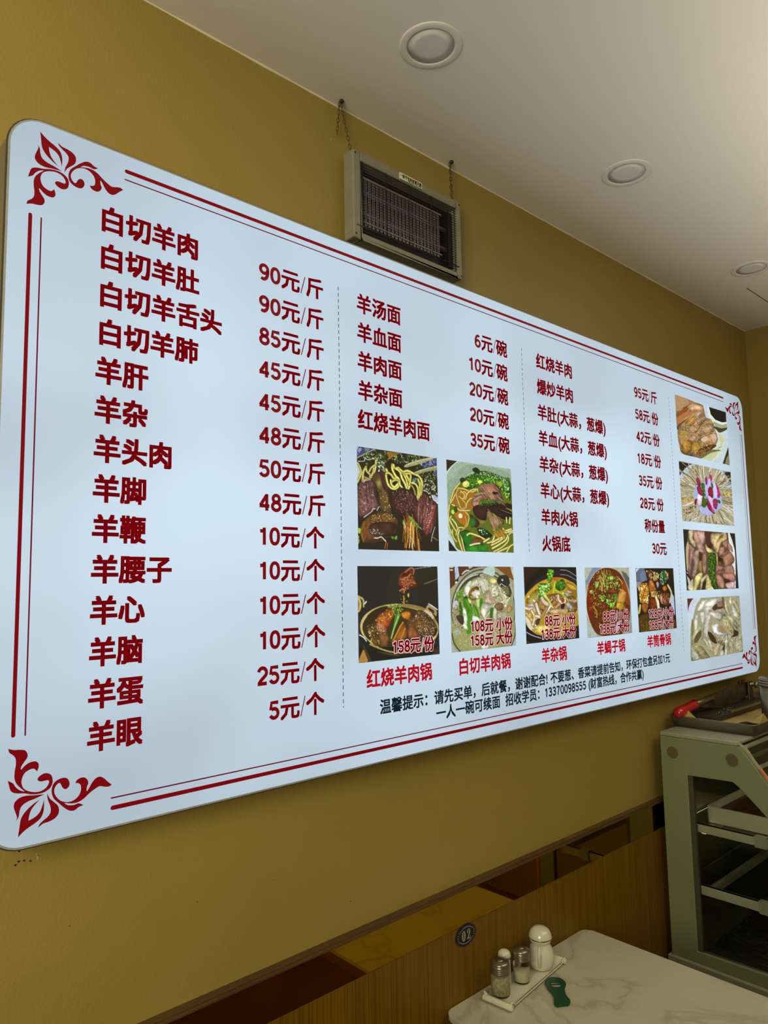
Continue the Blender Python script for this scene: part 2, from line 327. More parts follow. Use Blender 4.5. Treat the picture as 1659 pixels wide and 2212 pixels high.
ART = '''
@ph1 0.16
F 241c10
S 3 60 34 2c3a14 3a4a1c 1c2810 50601f 8,6 216,0 540,-9 1003,-3 1006,146 811,167 537,118 275,191 5,178
Q 3a4270 2,-1 204,2 6,116
S 4 30 22 6a74a0 2a3264 a0a8c0 5,4 74,8 7,85
S 5 14 22 6f7a80 5b6660 86,6 191,6 104,59
L 9 b0b498 6,116 91,69 204,7
Q 46507a 945,9 1007,-4 1003,221 954,175 942,78
S 6 60 22 8a92ae 2c3468 5c648c 765,42 1003,14 1006,146 833,130 778,91
S 7 90 13 6e8a20 8ca83c 3e5c12 b0be80 d8dcc0 92,48 266,20 540,13 745,5 815,36 537,129 353,117 276,148 214,107 60,109
L 7 d8dccf 17,148 84,138 94,105 121,121 170,109 189,97
L 6 c8ccb0 172,46 165,65 203,58
L 6 d0d4c0 211,86 233,99 252,81
P 8a6414 356,15 513,6 446,41 380,87 368,51
L 8 a57c26 369,24 420,39 367,83
M 2b1208 262,224 380,87 471,115 590,146 442,205 334,399 260,299
S 8 40 15 2c4a14 6f9030 c9d0b0 e8e8e0 232,131 315,117 339,195 312,251 243,226
S 9 130 13 2e4a18 59752c 8a9c60 c8ccb4 16240e 775,170 969,139 990,400 908,451 819,357
L 8 b6bc9c 901,248 936,268 963,316 941,347 913,327
L 8 c9cdb0 919,349 949,329 971,310
L 7 d4d8cc 829,244 843,265 822,267
L 8 e2e6e6 805,367 854,374 875,395 896,385
L 7 d0d4c0 813,318 842,293 863,314
P aab8c8 917,405 960,408 1003,433 998,496 937,455
L 10 e4ecf4 917,405 937,449 994,485
P bcc8ae -1,189 34,206 49,257 38,315 2,350
T 20 c6c06a 104,193 73,244 66,297 59,349
T 20 b8b25c 11,167 46,231 39,289 2,355
T 20 c4be64 104,209 119,244 179,280
T 20 cac46e 220,117 216,170 199,231 148,283
T 18 b9b25a 213,160 163,198 140,237
T 18 bdb862 193,199 180,243 167,276
T 16 a89c4c 87,295 130,306 173,286
P a89a50 56,318 111,313 86,347 56,350
M 6a4440 26,368 86,336 166,318 220,408 231,513 248,591 191,605 111,652 68,675 8,663 6,478
S 10 150 11 8a6664 523032 3a2020 b8a09c 71504a 19,384 166,329 230,539 173,611 15,652
H 11 34 150 8 3c2422 906a64 82 43,372 166,339 223,566 15,632
L 8 e0e0dc 68,690 160,628 173,603 204,596
L 8 d0cec8 222,613 248,575 273,571
L 7 d8d6d0 68,349 99,327 154,314
M 5c4424 167,297 230,227 337,259 360,396 370,503 393,635 278,626 238,460 209,357
P 7a6c30 216,335 260,299 285,344 252,390
P 94884c 234,333 266,319 265,351 246,369
M 45231c 262,213 313,219 362,321 359,429 309,401 273,298
S 12 70 11 96803a 6c5624 b8a468 443010 233,407 347,414 393,624 304,613
T 24 d4ce62 342,191 351,215 338,248 343,291 361,343 399,377 451,378 485,348 489,298
T 24 c8c254 338,238 364,224 402,242 428,272 467,273
T 24 dcd66e 418,137 417,186 454,247 493,276 505,330 531,360
T 24 c9c358 431,136 443,172 489,162 535,195 574,246 599,321 584,377
T 24 d6d068 456,171 508,198 533,261 572,323 597,382
T 24 cbc55c 509,176 575,213 621,275 633,318 611,364
T 22 bab44c 400,318 440,292 486,288
T 22 d8d270 394,297 400,339 438,363 479,327
T 24 d2cc62 562,193 610,179 684,202 753,223 790,281 784,360 761,429
T 22 c2bc52 568,214 636,207 642,251 626,319
T 22 d0ca66 654,299 709,311 735,364 725,443 720,504
T 22 bdb74e 765,284 777,333 762,396 739,453
T 20 c6c05c 738,253 757,307 749,363 733,420
T 16 a39c3c 653,327 686,369 698,423
S 13 26 11 74a0a0 3c5c50 c0c8a0 676,247 738,253 737,292 668,293
P 9ca070 570,126 674,75 872,12 981,-1 799,78 590,146
L 10 c3c494 577,130 744,61 945,4
P 8f9360 691,185 812,138 1000,83 999,124 853,162 725,206
L 10 bcc08c 705,189 847,134 1000,92
M 3c1c18 384,453 451,389 531,360 665,398 731,487 707,599 624,648 523,670 445,621 395,544
S 14 130 10 7c5c50 2a1012 9c8068 5a3a3a b09880 411,414 517,372 684,430 716,532 631,637 471,614
M 5a3028 731,476 818,391 887,459 973,475 991,570 966,685 898,789 818,848 778,772 705,671 679,612
H 15 40 230 10 3a201e 8c5c50 a8786c 100 731,487 873,454 964,515 898,773 726,670
L 14 a04030 942,517 924,631 863,746 833,814
S 16 60 10 e0b0a8 b88078 6e4040 857,495 943,506 894,689 820,793
M 63401c 42,763 92,704 203,636 329,612 431,659 469,721 440,819 349,870 297,909 136,935 52,911 23,836
S 17 120 12 aa8440 7e5824 c8ac70 402410 159,659 393,629 456,701 301,730 140,738
M 3a2014 133,759 264,721 429,729 414,820 349,860 217,859 137,842
S 18 50 9 8c7c70 60483c c8c0b8 132,800 231,801 324,855 156,851
P 7a4418 47,825 96,781 76,911 46,896
L 12 96601f 79,731 41,835 63,926
L 10 eef0f0 189,884 223,884 264,871 291,888 319,911
L 10 4a7a1c 610,649 670,700 723,758
P 5a8c22 604,649 631,648 737,741 709,764 649,712
L 6 a0d050 617,648 710,726
P 5c9420 529,697 562,695 580,759 541,750
L 8 b8d890 542,707 560,755
S 19 16 12 c8c8a0 405c20 909060 541,750 594,753 572,803 539,793
H 20 34 420 14 a05c14 c88c34 6e380c e0c070 88 541,739 710,720 751,966 528,977
L 10 e6d890 639,702 626,812 608,969
L 10 e0cc78 662,734 659,838 642,974
L 10 a86c1c 322,919 308,982
L 10 8c5414 341,929 333,987
P 9ccc3c 6,796 36,805 23,846 5,837
P 7ea83c 439,856 459,856 452,888 426,884
P 4c8020 381,859 426,868 400,890
S 21 20 12 446c1c 88ac50 c8dc98 -7,868 17,877 10,938 -8,939
L 6 e0e0d8 744,752 768,775
L 7 d4d4c8 949,742 911,828 894,896
L 14 84682c 917,850 981,882
@ph2 0.10
F 38501a
P b8c4ac 1,7 304,-29 1007,-3 1005,328 986,995 99,1002 2,873 -8,458 -4,161
P 9cb49a 8,170 169,12 439,-4 1007,2 1005,188 888,112 576,65 366,113 227,218 124,328 29,475 0,408
P 8fa68c 5,259 97,201 302,27 795,25 1003,68 939,129 576,65 366,108 213,230 91,351 9,506
Q 2e1a12 1,2 163,3 69,69 3,136
L 10 d4e8ea 3,146 76,73 163,5
Q 241812 -1,873 125,1001 -3,1004
L 30 c2dce0 3,839 52,905 157,1001
P 5c6a14 187,242 393,115 576,65 865,114 997,188 986,995 210,1000 72,870 8,702 28,504 91,351
P 9c6a14 144,326 385,306 376,521 149,536 75,451
P b06c14 102,578 254,559 294,718 144,665
M 2a5a14 248,196 393,115 576,70 865,114 990,189 964,386 856,287 570,217 358,298 258,286
S 31 150 20 2a6a10 4a8c14 163c0c 6cae28 a8cc50 228,208 393,115 576,70 887,123 982,190 957,386 820,268 570,206 359,288
S 32 70 9 e8f0e8 c8e0c8 310,144 435,106 647,73 887,123 975,179 914,336 827,140 574,122 379,132
P 16240e 382,65 437,43 492,68 477,101 428,106 394,94
P 1c3010 192,196 242,176 268,204 226,239 194,226
P e0dc60 327,245 321,261 306,274 286,283 263,285 243,280 230,269 226,254 231,238 246,224 266,215 289,213 309,218 322,229
P f0eca0 293,240 290,248 282,255 271,259 259,260 249,258 242,252 239,245 242,237 250,230 261,226 273,225 283,227 291,232
M 8ab424 751,179 826,156 853,201 814,237 756,221
M a8c43c 445,198 501,177 528,205 478,231
T 20 c8c068 187,242 105,325 56,428 28,504 12,604 14,726 61,822
T 20 ccb45c 145,306 237,303 357,329 455,289
T 20 c6a850 158,315 129,373 153,446 189,518 266,568 305,611 288,688 233,750
T 20 d0b058 116,374 82,431 42,479
T 20 c49c48 161,395 219,431 264,468 255,514 215,526
T 18 ccac58 189,353 256,337 274,376 219,416 174,394
T 18 d4bc6c 266,417 288,360 358,308 441,291 453,321
T 18 c8b460 269,508 284,461 326,412 354,400
T 20 ccc070 67,492 105,504 168,544 228,546 321,540
T 18 d0b45c 196,332 248,368 239,419
T 18 c49840 251,614 269,679 233,740 179,783
T 20 ccc478 49,621 29,661 65,719 108,776
T 20 d2ca80 61,650 111,697 135,745
T 20 ccb860 233,740 154,739 120,785 112,820
T 20 d4c470 160,764 138,834 167,917 197,995
T 20 ccc470 184,822 201,891 230,994
T 20 c0b860 63,768 67,836 116,894
P c8d850 103,568 100,579 92,588 82,594 70,595 60,590 53,582 51,572 54,561 61,552 72,546 83,546 93,550 100,558
P 244c10 142,541 139,559 131,573 121,581 109,582 99,575 92,562 91,544 94,527 101,513 112,504 124,504 134,511 140,524
P eeeec0 212,607 208,619 200,629 188,635 175,635 163,631 155,622 153,610 156,598 165,588 177,582 190,581 202,586 209,595
M 8c6048 477,241 569,227 707,194 785,234 819,290 858,399 891,487 846,495 775,442 632,410 525,418 405,478 357,486 367,409 410,355 530,314
H 33 60 120 12 a87c60 6e4632 b48e70 40 484,246 772,209 863,446 561,405 378,470 381,408
M a88060 366,435 462,428 454,470 377,490
P 2a1210 680,302 760,295 774,315 707,331
L 14 b88c74 403,361 494,333 565,327
L 14 c09478 380,429 464,381 507,368
M 2c1614 377,495 559,447 805,429 980,519 992,572 870,616 732,571 598,532 565,633 454,628 387,581
P 241216 880,419 992,427 990,481 900,465
L 12 8c8c3c 899,476 988,502
P 1c0e10 802,493 995,529 992,572 771,521
L 5 9c9494 809,503 994,540
M 9a7850 591,533 696,584 847,623 829,682 739,728 660,721 607,646
H 34 36 200 9 b8946c 745638 c8a884 62 598,537 832,639 747,717 661,711
M 3c2418 319,585 413,620 465,679 408,733 356,684
P 8c7440 459,659 509,641 557,654 500,682
M 1c5a18 324,625 392,627 404,672 354,735 322,686
S 35 60 14 2c7018 4c9c24 143c0c 477,401 533,397 807,392 805,429 600,475 474,478
M 14240c 421,742 512,728 615,775 656,815 562,844 473,821
S 36 30 16 2c7820 1a4c14 e0f0e0 449,741 547,726 579,797 494,810
M 1e6414 172,783 299,763 335,862 316,998 243,999 202,866
P 18701a 216,841 310,817 335,867 292,918 227,890
T 22 d4cc74 270,819 311,797 391,809 472,832 534,855
T 22 d8d080 457,863 505,887 605,842
T 22 d4ca78 574,895 653,872 692,808
M 6a4420 335,867 459,832 512,881 468,928 345,932
T 22 d0ccA0 312,928 387,910 456,903
M 2a7818 325,937 538,911 570,997 322,997
T 22 d6ca70 637,919 754,874 852,818
T 22 dcd27c 649,955 767,905 873,849 906,795
T 22 ccc06c 676,990 810,935 902,869 919,816
T 22 d8ce7c 645,888 756,842 823,819
T 22 d2c874 734,994 853,955 929,927
T 22 dcd488 835,718 863,744 970,718
T 22 d0c670 881,991 928,932 991,899
T 22 d8ce80 862,765 907,758 991,738
T 20 d4ca7c 894,588 898,647
T 20 d4ca7c 954,585 943,655
T 20 ccc274 929,783 967,761 998,759
H 37 20 200 18 a86c1c c89838 30 723,771 871,733 831,808 699,824
@ph3 0.10
F 20201c
P 23231d 433,46 734,135 868,377 590,414 328,393
P 262218 703,4 995,3 989,198 757,314
P c0b070 43,405 38,440 24,468 5,483 -16,482 -35,466 -47,437 -51,401 -46,366 -33,338 -14,323 8,323 27,340 39,369
P 8a7430 19,409 16,438 9,460 -2,473 -14,472 -25,459 -32,436 -34,407 -31,379 -23,357 -12,344 0,345 10,358 17,381
P 20201c -34,402 -36,442 -39,474 -44,492 -50,491 -54,473 -57,441 -57,401 -56,361 -52,329 -47,311 -42,311 -37,329 -34,362
L 20 b4a468 3,316 62,350 67,422
L 12 e8e8ec 80,395 98,374
L 6 a8a490 688,31 807,16 907,6
L 6 908c7c 816,199 910,173 994,146
M 6a3018 497,104 586,34 641,13 688,40 686,99 712,170 721,236 648,252 594,263 546,299 493,272 514,238 482,191
P 4a1810 531,98 606,57 639,75 570,128 516,139
L 10 c08050 571,69 647,19 684,46 673,93
L 10 b87840 509,150 597,122 639,87
L 10 a86034 528,203 583,163 658,152
L 10 b46c3c 568,215 643,181 705,194
L 8 d09860 493,272 547,250 552,297
S 41 50 10 e0b060 c88040 843c1c 503,133 666,75 705,194 560,274
L 9 d8a838 548,326 547,401 550,517
P d8b040 616,322 615,332 612,340 607,344 603,344 598,339 596,331 595,321 596,311 599,303 604,299 609,299 613,303 616,311
S 42 10 8 d8c890 a89040 499,307 539,308 624,404 510,400
P b8a45c 993,724 930,834 777,908 571,931 357,902 176,830 58,729 23,618 74,516 206,442 398,409 615,427 814,496 951,602
P d4c078 982,723 920,829 771,899 570,921 360,893 182,823 67,726 32,619 82,521 211,450 399,419 612,437 807,503 941,606
P 3c2c10 953,729 895,829 753,896 562,916 363,890 193,823 83,731 49,629 98,537 221,469 400,440 602,458 787,521 914,618
P 8c7c3c 353,434 556,413 795,463 920,547 974,670 972,742 793,523 555,448 353,451
P c8c0a0 808,494 878,509 933,583 883,593 806,541
P 2e240e 63,642 108,518 232,446 353,434 262,526 137,619
M 8c4c14 199,578 250,514 339,473 391,458 429,511 362,621 298,640 211,590
S 43 110 14 c87820 a04c14 e8b860 6c2c0c 199,567 352,462 416,511 349,632 211,590
M 9c6440 211,607 299,595 336,642 322,709 258,716 216,668
M b04818 299,595 362,599 355,643 310,652
M 4c3818 100,628 198,600 209,690 296,707 359,728 356,869 243,859 134,767 93,693
S 44 140 13 c8b46c 8c6c2c 302010 e0d090 6c4c20 106,617 211,612 347,716 344,868 134,784
M 705018 152,763 220,785 219,835 182,837
M 6c4824 233,736 283,717 346,744 345,812 312,876 255,860
M 5c3c1c 585,588 724,490 828,524 918,607 973,712 927,798 716,795 596,716
S 45 200 12 a09068 6c5430 d0c8a8 342410 8c7048 586,571 745,491 862,556 959,693 912,797 648,778
M a86820 507,515 588,496 628,521 599,589 533,562
M 8c5018 410,772 518,608 558,633 583,704 547,793 383,815
L 16 c08830 409,794 491,663 531,614
L 16 b88430 501,790 556,679
M 7c4c24 590,681 638,649 691,688 730,772 661,791 594,774
S 46 50 14 4c7c1c 88b03c 2c5010 c8dc80 353,411 457,415 548,471 494,514 416,488
P 5c9c2c 441,535 494,514 486,566 425,682 377,781 378,758 413,647
L 12 a8d074 474,542 432,637 384,775
L 12 3c7418 442,478 454,535 426,619
L 8 88b84c 404,476 441,535
L 8 8cb048 495,463 474,513
P 181c1c 15,699 92,759 157,830 120,849 49,810
L 12 d8dce4 17,712 68,746 91,781
P b09458 829,477 866,436 965,501 963,567 920,535 850,507
P 3c3018 865,466 936,505 927,535 864,490
L 12 dcdce4 866,425 923,457 979,495
Q 141410 -8,838 72,845 996,900 992,1001 -11,994
P b0803c -2,995 23,927 66,866 106,984 46,994
P 3c3420 48,821 78,845 142,982 112,990
L 16 a89858 133,817 318,899 510,939 712,923 854,852
P 4c3c20 230,902 477,959 444,967 292,930
Q 3c2810 915,940 988,899 985,994 906,993
@ph4 0.10
F a09c70
Q 5c3018 3,2 548,-1 616,28 148,122 82,208 6,267
Q b0c4dc 77,1 127,1 142,117 84,167
Q a0b4c8 281,1 353,0 320,24 287,29
P c8c090 64,9 61,14 52,17 40,19 26,19 14,17 5,14 2,9 6,5 14,1 27,-1 41,-1 53,1 61,5
P d0cca0 57,45 54,49 47,52 37,54 26,54 16,52 10,49 7,45 10,41 17,38 27,36 38,36 48,38 55,41
Q 7c4c1c 686,-1 1011,-3 1002,177 895,127
Q c0c4b0 945,-3 1011,-3 1003,166 970,89
L 16 c8d0d4 188,91 240,55 286,50
P 202420 71,177 122,147 127,183 89,213
P dcdcc8 114,193 112,200 107,205 99,208 91,208 83,205 78,199 77,193 79,186 84,181 92,178 100,178 108,181 113,186
P 9c9c84 1035,554 967,786 803,959 581,1041 350,1021 154,907 26,724 -14,508 40,293 183,120 390,21 625,20 841,124 990,316
P 54543c 1006,558 941,782 785,951 575,1031 356,1011 170,901 48,724 10,514 62,306 198,137 395,42 618,41 823,142 963,328
P a8aa90 987,568 924,787 774,952 572,1031 360,1012 180,904 61,731 25,524 76,321 207,156 398,62 613,63 811,162 946,343
P 3c4030 975,579 915,790 770,950 575,1026 370,1008 196,904 82,736 46,535 96,338 223,178 407,88 615,89 806,185 936,361
L 10 ccd0c4 65,360 118,270 197,184 316,123 422,97
P 7c8048 959,605 900,807 758,959 566,1031 365,1013 193,913 80,752 45,561 94,372 219,220 400,135 605,137 792,229 920,397
Q 8e9054 9,709 973,770 888,1023 149,990 58,912
P 989a62 61,461 173,312 407,139 681,125 921,330 971,661 893,927 439,1010 149,985 32,760
S 51 70 20 5c8c1c 3c6c14 88a84c 85,310 194,271 202,405 113,412
P b8d0c4 497,71 547,18 658,1 691,45 667,120 578,103
P 2c2c24 937,197 917,228 879,250 831,258 783,250 744,229 721,199 719,165 739,134 776,113 823,104 872,111 912,132 935,163
P 3c3c28 781,251 918,242 942,364 897,384 787,284
P 6c6c44 788,262 889,253 913,352 870,351
L 10 b8bcb0 923,144 960,287 967,441
P e0e0dc 822,170 820,175 816,179 809,182 802,181 796,179 792,175 790,170 792,165 797,160 803,158 810,158 816,161 821,165
L 8 c8ccc0 783,213 853,252
M c8c8a8 313,196 421,145 569,151 585,247 647,270 569,311 493,341 443,245 364,243 297,263 259,242
H 52 60 120 9 dcdcc4 a09c78 e8e8d4 78 326,196 420,155 569,162 579,247 507,331
S 53 60 16 d8d8bc b0ac88 e4e4d0 366,176 541,162 566,215 444,234
M c0b89c 449,97 531,87 577,119 515,135 462,124
P 9c7c60 469,103 537,103 522,124
M dcd888 611,141 694,136 713,196 649,216 609,184
P d8dcc0 294,175 319,196 272,242 310,263 248,365 203,374 206,292 227,241
M d8dcc4 227,241 311,242 268,345 210,343
M 7c5c14 297,284 390,239 429,266 401,307 334,336 293,366 345,389 398,364 370,410 292,397 269,335
S 54 40 26 e4e0d0 c8c0a8 f0ece0 321,326 388,291 440,318 424,381 359,368
M b8b894 579,247 649,216 732,228 772,294 712,368 629,355 583,301
S 55 120 20 d0ccb0 a09878 8c8460 e0dcc8 649,216 775,229 911,396 950,495 874,563 732,541 682,410 590,290
L 16 d8d0a8 746,250 797,371 864,470
L 16 d0c8a0 806,338 878,471
M 2c5c10 190,374 255,360 303,460 299,563 234,570 193,466
M d0e094 254,376 305,408 290,449 265,417
P 3c7c14 183,389 227,400 286,562 246,591 199,476
P 58981c 221,395 253,406 302,491 287,521
P 2a6410 131,423 156,434 183,557 157,596 127,554
P 4c8c18 247,570 327,497 307,676 290,788 226,794 237,672
P 3a7c14 329,450 393,505 428,631 387,655 351,565
P 64a428 341,482 391,557 420,641 387,639
P c4dc80 390,406 437,402 420,495 394,463
P 3c8414 437,397 484,404 478,535 438,528
M c8c8ac 489,435 570,459 666,463 594,524 521,636 474,634 445,538
M c4b894 575,322 655,388 674,442 638,462 556,459 503,415
P c09088 582,332 654,409 639,451 585,407
L 12 dcd8bc 673,463 607,535 508,636
L 8 5c4c30 443,570 494,640
M 7c5c40 680,463 793,457 804,533 718,551 671,517
P 3c6c1c 594,524 650,516 629,663 588,661
M c4c8a4 650,516 704,539 678,655 630,642
M b8b08c 703,571 803,554 872,612 854,676 726,679
M 94784c 877,493 949,506 932,571 859,579
M d4dcc0 179,496 217,497 245,621 216,712 181,618
M d4e0b0 179,669 229,692 246,754 177,729
P c0c4d0 109,458 96,475 80,486 62,489 46,484 36,471 34,454 40,434 52,417 69,406 87,402 102,407 112,420 114,438
S 56 170 13 8c7458 6c5440 a8987c c0b498 17,479 124,443 168,617 190,720 175,780 28,710
M 3c2c20 82,577 182,588 178,689 117,655
P 9ca894 131,767 126,782 112,793 91,798 69,797 50,789 37,776 32,760 38,745 52,734 72,729 94,730 114,738 127,751
M c8d8c8 324,590 428,626 413,662 321,656
Q b4c4b4 408,781 542,790 513,835 420,828
S 57 60 8 d8dc90 c8cc78 34,710 238,800 375,938 181,972 37,810
M c8c8b8 441,943 548,952 533,998 453,991
Q a8b0b0 0,887 80,993 -1,996
L 14 343a2c 13,779 46,901 129,998
Q a8b0ac 997,880 998,1000 918,1004
L 14 343a2c 998,717 982,879 910,1009
@ph5 0.10
F 16140e
P 2c1408 -4,-2 302,7 156,95 -3,246
P 241c1c 4,372 149,228 383,96 667,44 986,164 995,274 736,162 437,164 217,250 1,437
L 8 b0a4b8 682,44 820,54 989,129
L 7 9890a8 671,105 816,119 993,189
P 141210 11,246 226,95 443,54 367,112 150,208 19,347
P b88c1c 6,397 110,299 276,204 496,149 691,148 850,195 987,274 1002,536 991,808 923,879 612,942 252,905 83,823 6,728 -5,547
P c8a02c 9,407 145,299 377,190 434,212 249,312 71,399
P b4601c 533,149 661,151 621,187 531,181
M a8982c 21,448 143,330 257,292 282,354 219,485 105,522
P 8c6c14 779,216 963,273 985,427 860,401
P c8a840 793,238 916,262 976,317 882,304
M 8c6c30 279,405 573,361 798,400 953,426 972,617 782,656 408,669 198,607 205,480
S 61 120 24 c8a880 8c6440 e0c8a4 5c3c1c b08c60 220,455 571,388 953,426 970,644 481,662 212,608
M d4c0a8 52,489 136,462 174,524 199,587 156,605 118,547 58,520
T 40 d0bc9c 3,532 63,550 125,543
T 50 d4c4a0 204,495 228,567 272,662
T 44 e0d4c8 294,652 368,610 460,526
T 44 a87c4c 309,643 370,574 417,508
T 60 c8b490 307,417 347,469 410,503
T 46 a07440 525,413 567,456 505,507
T 46 b48858 561,551 640,491 583,446
T 40 e0b8a0 616,394 620,447 700,503 747,473 734,441
P 8c4c2c 659,427 727,430 731,483 685,492
M c0b4b0 761,506 823,492 890,548 879,602 788,560
M b49c80 803,324 895,348 878,369 801,351
M 9c9490 747,355 816,357 828,422 760,398
M b8a080 826,454 983,459 948,507 855,488
M d8ccb8 139,416 193,444 177,474 137,452
M d8c0a4 210,383 261,353 236,414
M d8ccb8 44,388 92,379 77,409
M e4dcd8 390,221 448,233 417,253
M d8b098 318,220 376,221 352,252
P 241c14 669,513 738,505 710,578 658,565
M c4a47c 471,578 560,572 672,577 802,582 744,649 482,636
S 62 120 26 c8a870 e0d4a8 8c7018 b0902c d8ccb4 14,573 265,661 408,669 323,900 117,825 14,698
P a88c1c 251,661 970,644 982,829 843,906 539,926 323,890
T 34 d8c890 116,578 160,656 127,755
T 34 dcc8b8 182,647 251,671 175,768
M 4c3030 178,707 264,682 232,756 182,763
P d8d4b8 10,648 75,702 118,805 83,823 19,738
M c8b85c 209,790 330,767 471,828 351,902 211,872
P 140f0c -4,787 82,833 238,904 611,957 991,818 994,1013 -1,1001
L 12 a8a8c8 4,842 113,895 264,941
P 3c2c14 5,952 54,970 67,996 6,999
M 3c7c14 441,86 466,33 554,54 526,149 478,212 421,190
S 63 60 22 4c9418 6cb02c 2c5c10 90cc44 444,44 547,44 510,170 434,212 431,149
M 2c6010 597,214 705,167 756,205 775,281 680,332 598,309 564,256
S 64 60 24 3c7414 5c9420 204c0c 605,203 720,172 767,281 665,327
M 4c8c1c 254,230 376,221 505,255 472,317 355,335 323,386 251,415 255,333
S 65 90 22 54941c 34700f a8d860 d8e8a0 261,230 477,233 457,327 309,386 251,405
L 26 b4d434 567,208 539,308 521,350
L 22 a4c02c 523,318 604,331 721,397 810,464
L 26 d4e078 367,372 421,441 502,548
L 18 c8d84c 345,387 407,430
P c0d070 420,451 476,495 510,549 481,532
M b8d050 702,349 732,350 722,381 685,375
@ph6 0.14
F 9ca094
Q b0b4a0 5,-1 223,4 99,142 6,203
Q 7c8ca0 177,4 355,3 178,97 32,254 13,203
Q b0b090 626,8 996,7 985,138 867,121
Q 5c6058 805,51 921,83 992,160 984,357
Q 8c9488 940,682 991,993 744,1012
Q acb8ac 6,737 213,993 3,993
P d0c8a0 966,526 895,750 738,921 530,1005 316,989 135,881 20,703 -10,490 49,279 190,108 388,11 607,10 803,111 933,296
P 4c3818 948,530 880,750 730,917 530,1000 324,984 151,879 40,705 11,496 69,289 205,121 395,26 606,26 793,125 917,306
P 5c2808 497,5 738,61 892,225 963,411 981,602 918,842 746,997 267,982 89,818 22,613 30,386 94,214 273,56
P 6c200c 48,335 125,317 143,593 91,793 28,638
P 8c3c0c 778,180 892,225 963,411 975,575 869,517 802,299
S 71 60 26 8c2c14 6c1c0c a84c18 63,234 185,215 139,643 53,589
S 72 330 20 9c7c18 6c5c10 c89c30 744010 a8a838 8c2c18 4c3408 179,81 495,29 734,110 877,409 902,626 610,640 369,654 170,747 154,440
M c89444 767,320 896,388 852,516 729,586 668,520
M b8902c 685,510 824,542 793,621 653,604
T 22 c8983c 758,330 823,353 887,393
T 20 c09038 738,158 793,202 823,245
T 22 b4801c 145,562 216,637 210,718
M 8c3020 520,336 700,329 679,382 549,379
M 8c2c24 362,540 425,543 421,594 366,597
M a86c60 250,164 322,123 344,144 279,185
H 73 40 160 14 b8a84c 8c8c2c c8b860 80 319,61 493,56 483,398 300,321
M a8cc5c 208,216 247,201 300,217 264,289 216,308
M 94c048 535,135 608,136 613,178 547,188
M a4d058 659,222 726,212 721,265 664,254
M 90c034 316,425 387,421 381,494 318,497
M 5c9c18 596,396 694,399 670,499 605,486
M 78b424 489,529 619,524 597,591 501,587
M a0cc68 407,464 494,467 458,528 419,511
S 74 110 15 74a42c 9ccc54 3c6c14 c4dc90 315,123 732,126 750,320 617,338 368,249
S 75 70 14 88b83c 4c8418 b8d878 233,391 515,399 690,457 613,603 349,508
P 7cb040 175,354 170,365 157,373 138,378 118,377 100,372 88,363 85,351 90,341 103,332 121,327 142,328 159,333 171,342
P c0e0a0 135,337 132,342 127,345 119,347 111,347 103,345 98,341 97,336 99,332 105,329 112,327 121,327 128,329 133,333
S 76 60 22 1c2c14 2c1c0c 318,290 719,298 610,640 294,625
S 77 80 20 6c4818 8c5c2c 402008 294,625 608,666 851,731 672,881 280,804
P a8a0c0 635,836 763,780 722,884 617,961
H 78 40 120 8 d0a860 a46c2c 60 166,797 589,901 706,978 268,967
@ph7 0.12
F 1e1408
P 5c6878 6,40 223,-2 278,128 280,195 137,224 40,304 2,182
P 6c7c94 98,101 210,50 241,164 137,224
Q c4d0d8 9,9 107,-1 12,70
P 8c8c90 -1,222 136,234 64,304 16,304
M 3c1c10 223,-2 371,29 450,103 322,196 275,164 249,71
S 81 50 24 a88458 6c4428 c8a878 3c2010 269,35 404,40 444,165 357,186
M 9c6014 83,274 136,234 268,236 306,278 302,412 244,503 142,535 63,507 56,396
S 82 130 26 c8901c e0b840 8c5410 f0e0a0 a86c14 68,264 268,236 302,412 253,591 76,548
M dcb880 41,294 81,295 76,356 44,350
M e0c490 97,305 154,306 159,347 109,356
M 8c4c14 321,206 423,207 481,323 438,416 337,403 312,309
M c08040 321,206 389,201 450,281 496,344 461,354 382,279
M c8a0a0 506,240 560,219 580,283 533,324
M a07840 430,134 534,124 545,198 440,207
M 7c5014 358,362 491,397 538,450 483,480 366,456
S 83 70 22 c8a04c a06c24 e0cc88 5c3810 357,372 580,378 569,493 365,466
M 6c2c0c 315,464 465,490 486,642 347,662 288,566
M 542814 580,378 826,405 852,513 806,608 647,591 588,473
S 84 100 20 8c5434 5c2c18 b07c5c 341408 593,420 843,416 824,614 613,579
M b88068 590,452 652,454 649,570 598,557
T 60 d8c890 484,470 512,549 537,649
P e4e0b8 498,512 549,524 555,639 511,648
M c46c14 674,316 748,286 796,351 704,375
T 40 c4b488 820,287 877,353 906,429 847,561
P b4c4e0 915,429 981,507 995,647 971,786 910,665 873,578
S 85 80 22 4c8c4c 88b888 2c5c1c a8ccb8 627,72 789,50 850,169 732,264 643,273 600,167
M 2c5c1c 700,40 754,40 780,147 723,179 691,136
M c8904c 804,83 849,83 843,142 797,153
S 86 50 22 c8b878 8c7c34 436,61 589,93 582,167 464,134
M c8983c 32,587 89,584 63,689 12,717
L 30 c8c460 68,583 22,697
M 9c5c24 124,550 272,566 228,687 160,704 108,641
P 4c3808 16,767 308,721 451,832 611,972 37,989
P 3c2c08 250,718 626,816 973,862 987,992 352,980
S 87 60 26 5c4410 3c2808 6c5010 41,758 372,756 436,986 54,980
Q 201808 959,-4 1014,-4 987,992 971,786 970,430
@ph8 0.08
F c4d4da
P d0dccc -15,939 157,959 681,975 880,693 929,499 801,445 725,372 168,795
P c8cc9c 371,1006 611,856 850,657 911,511 799,467 822,707 642,969 493,987
P 6c6c40 315,964 536,817 843,753 611,856 417,996
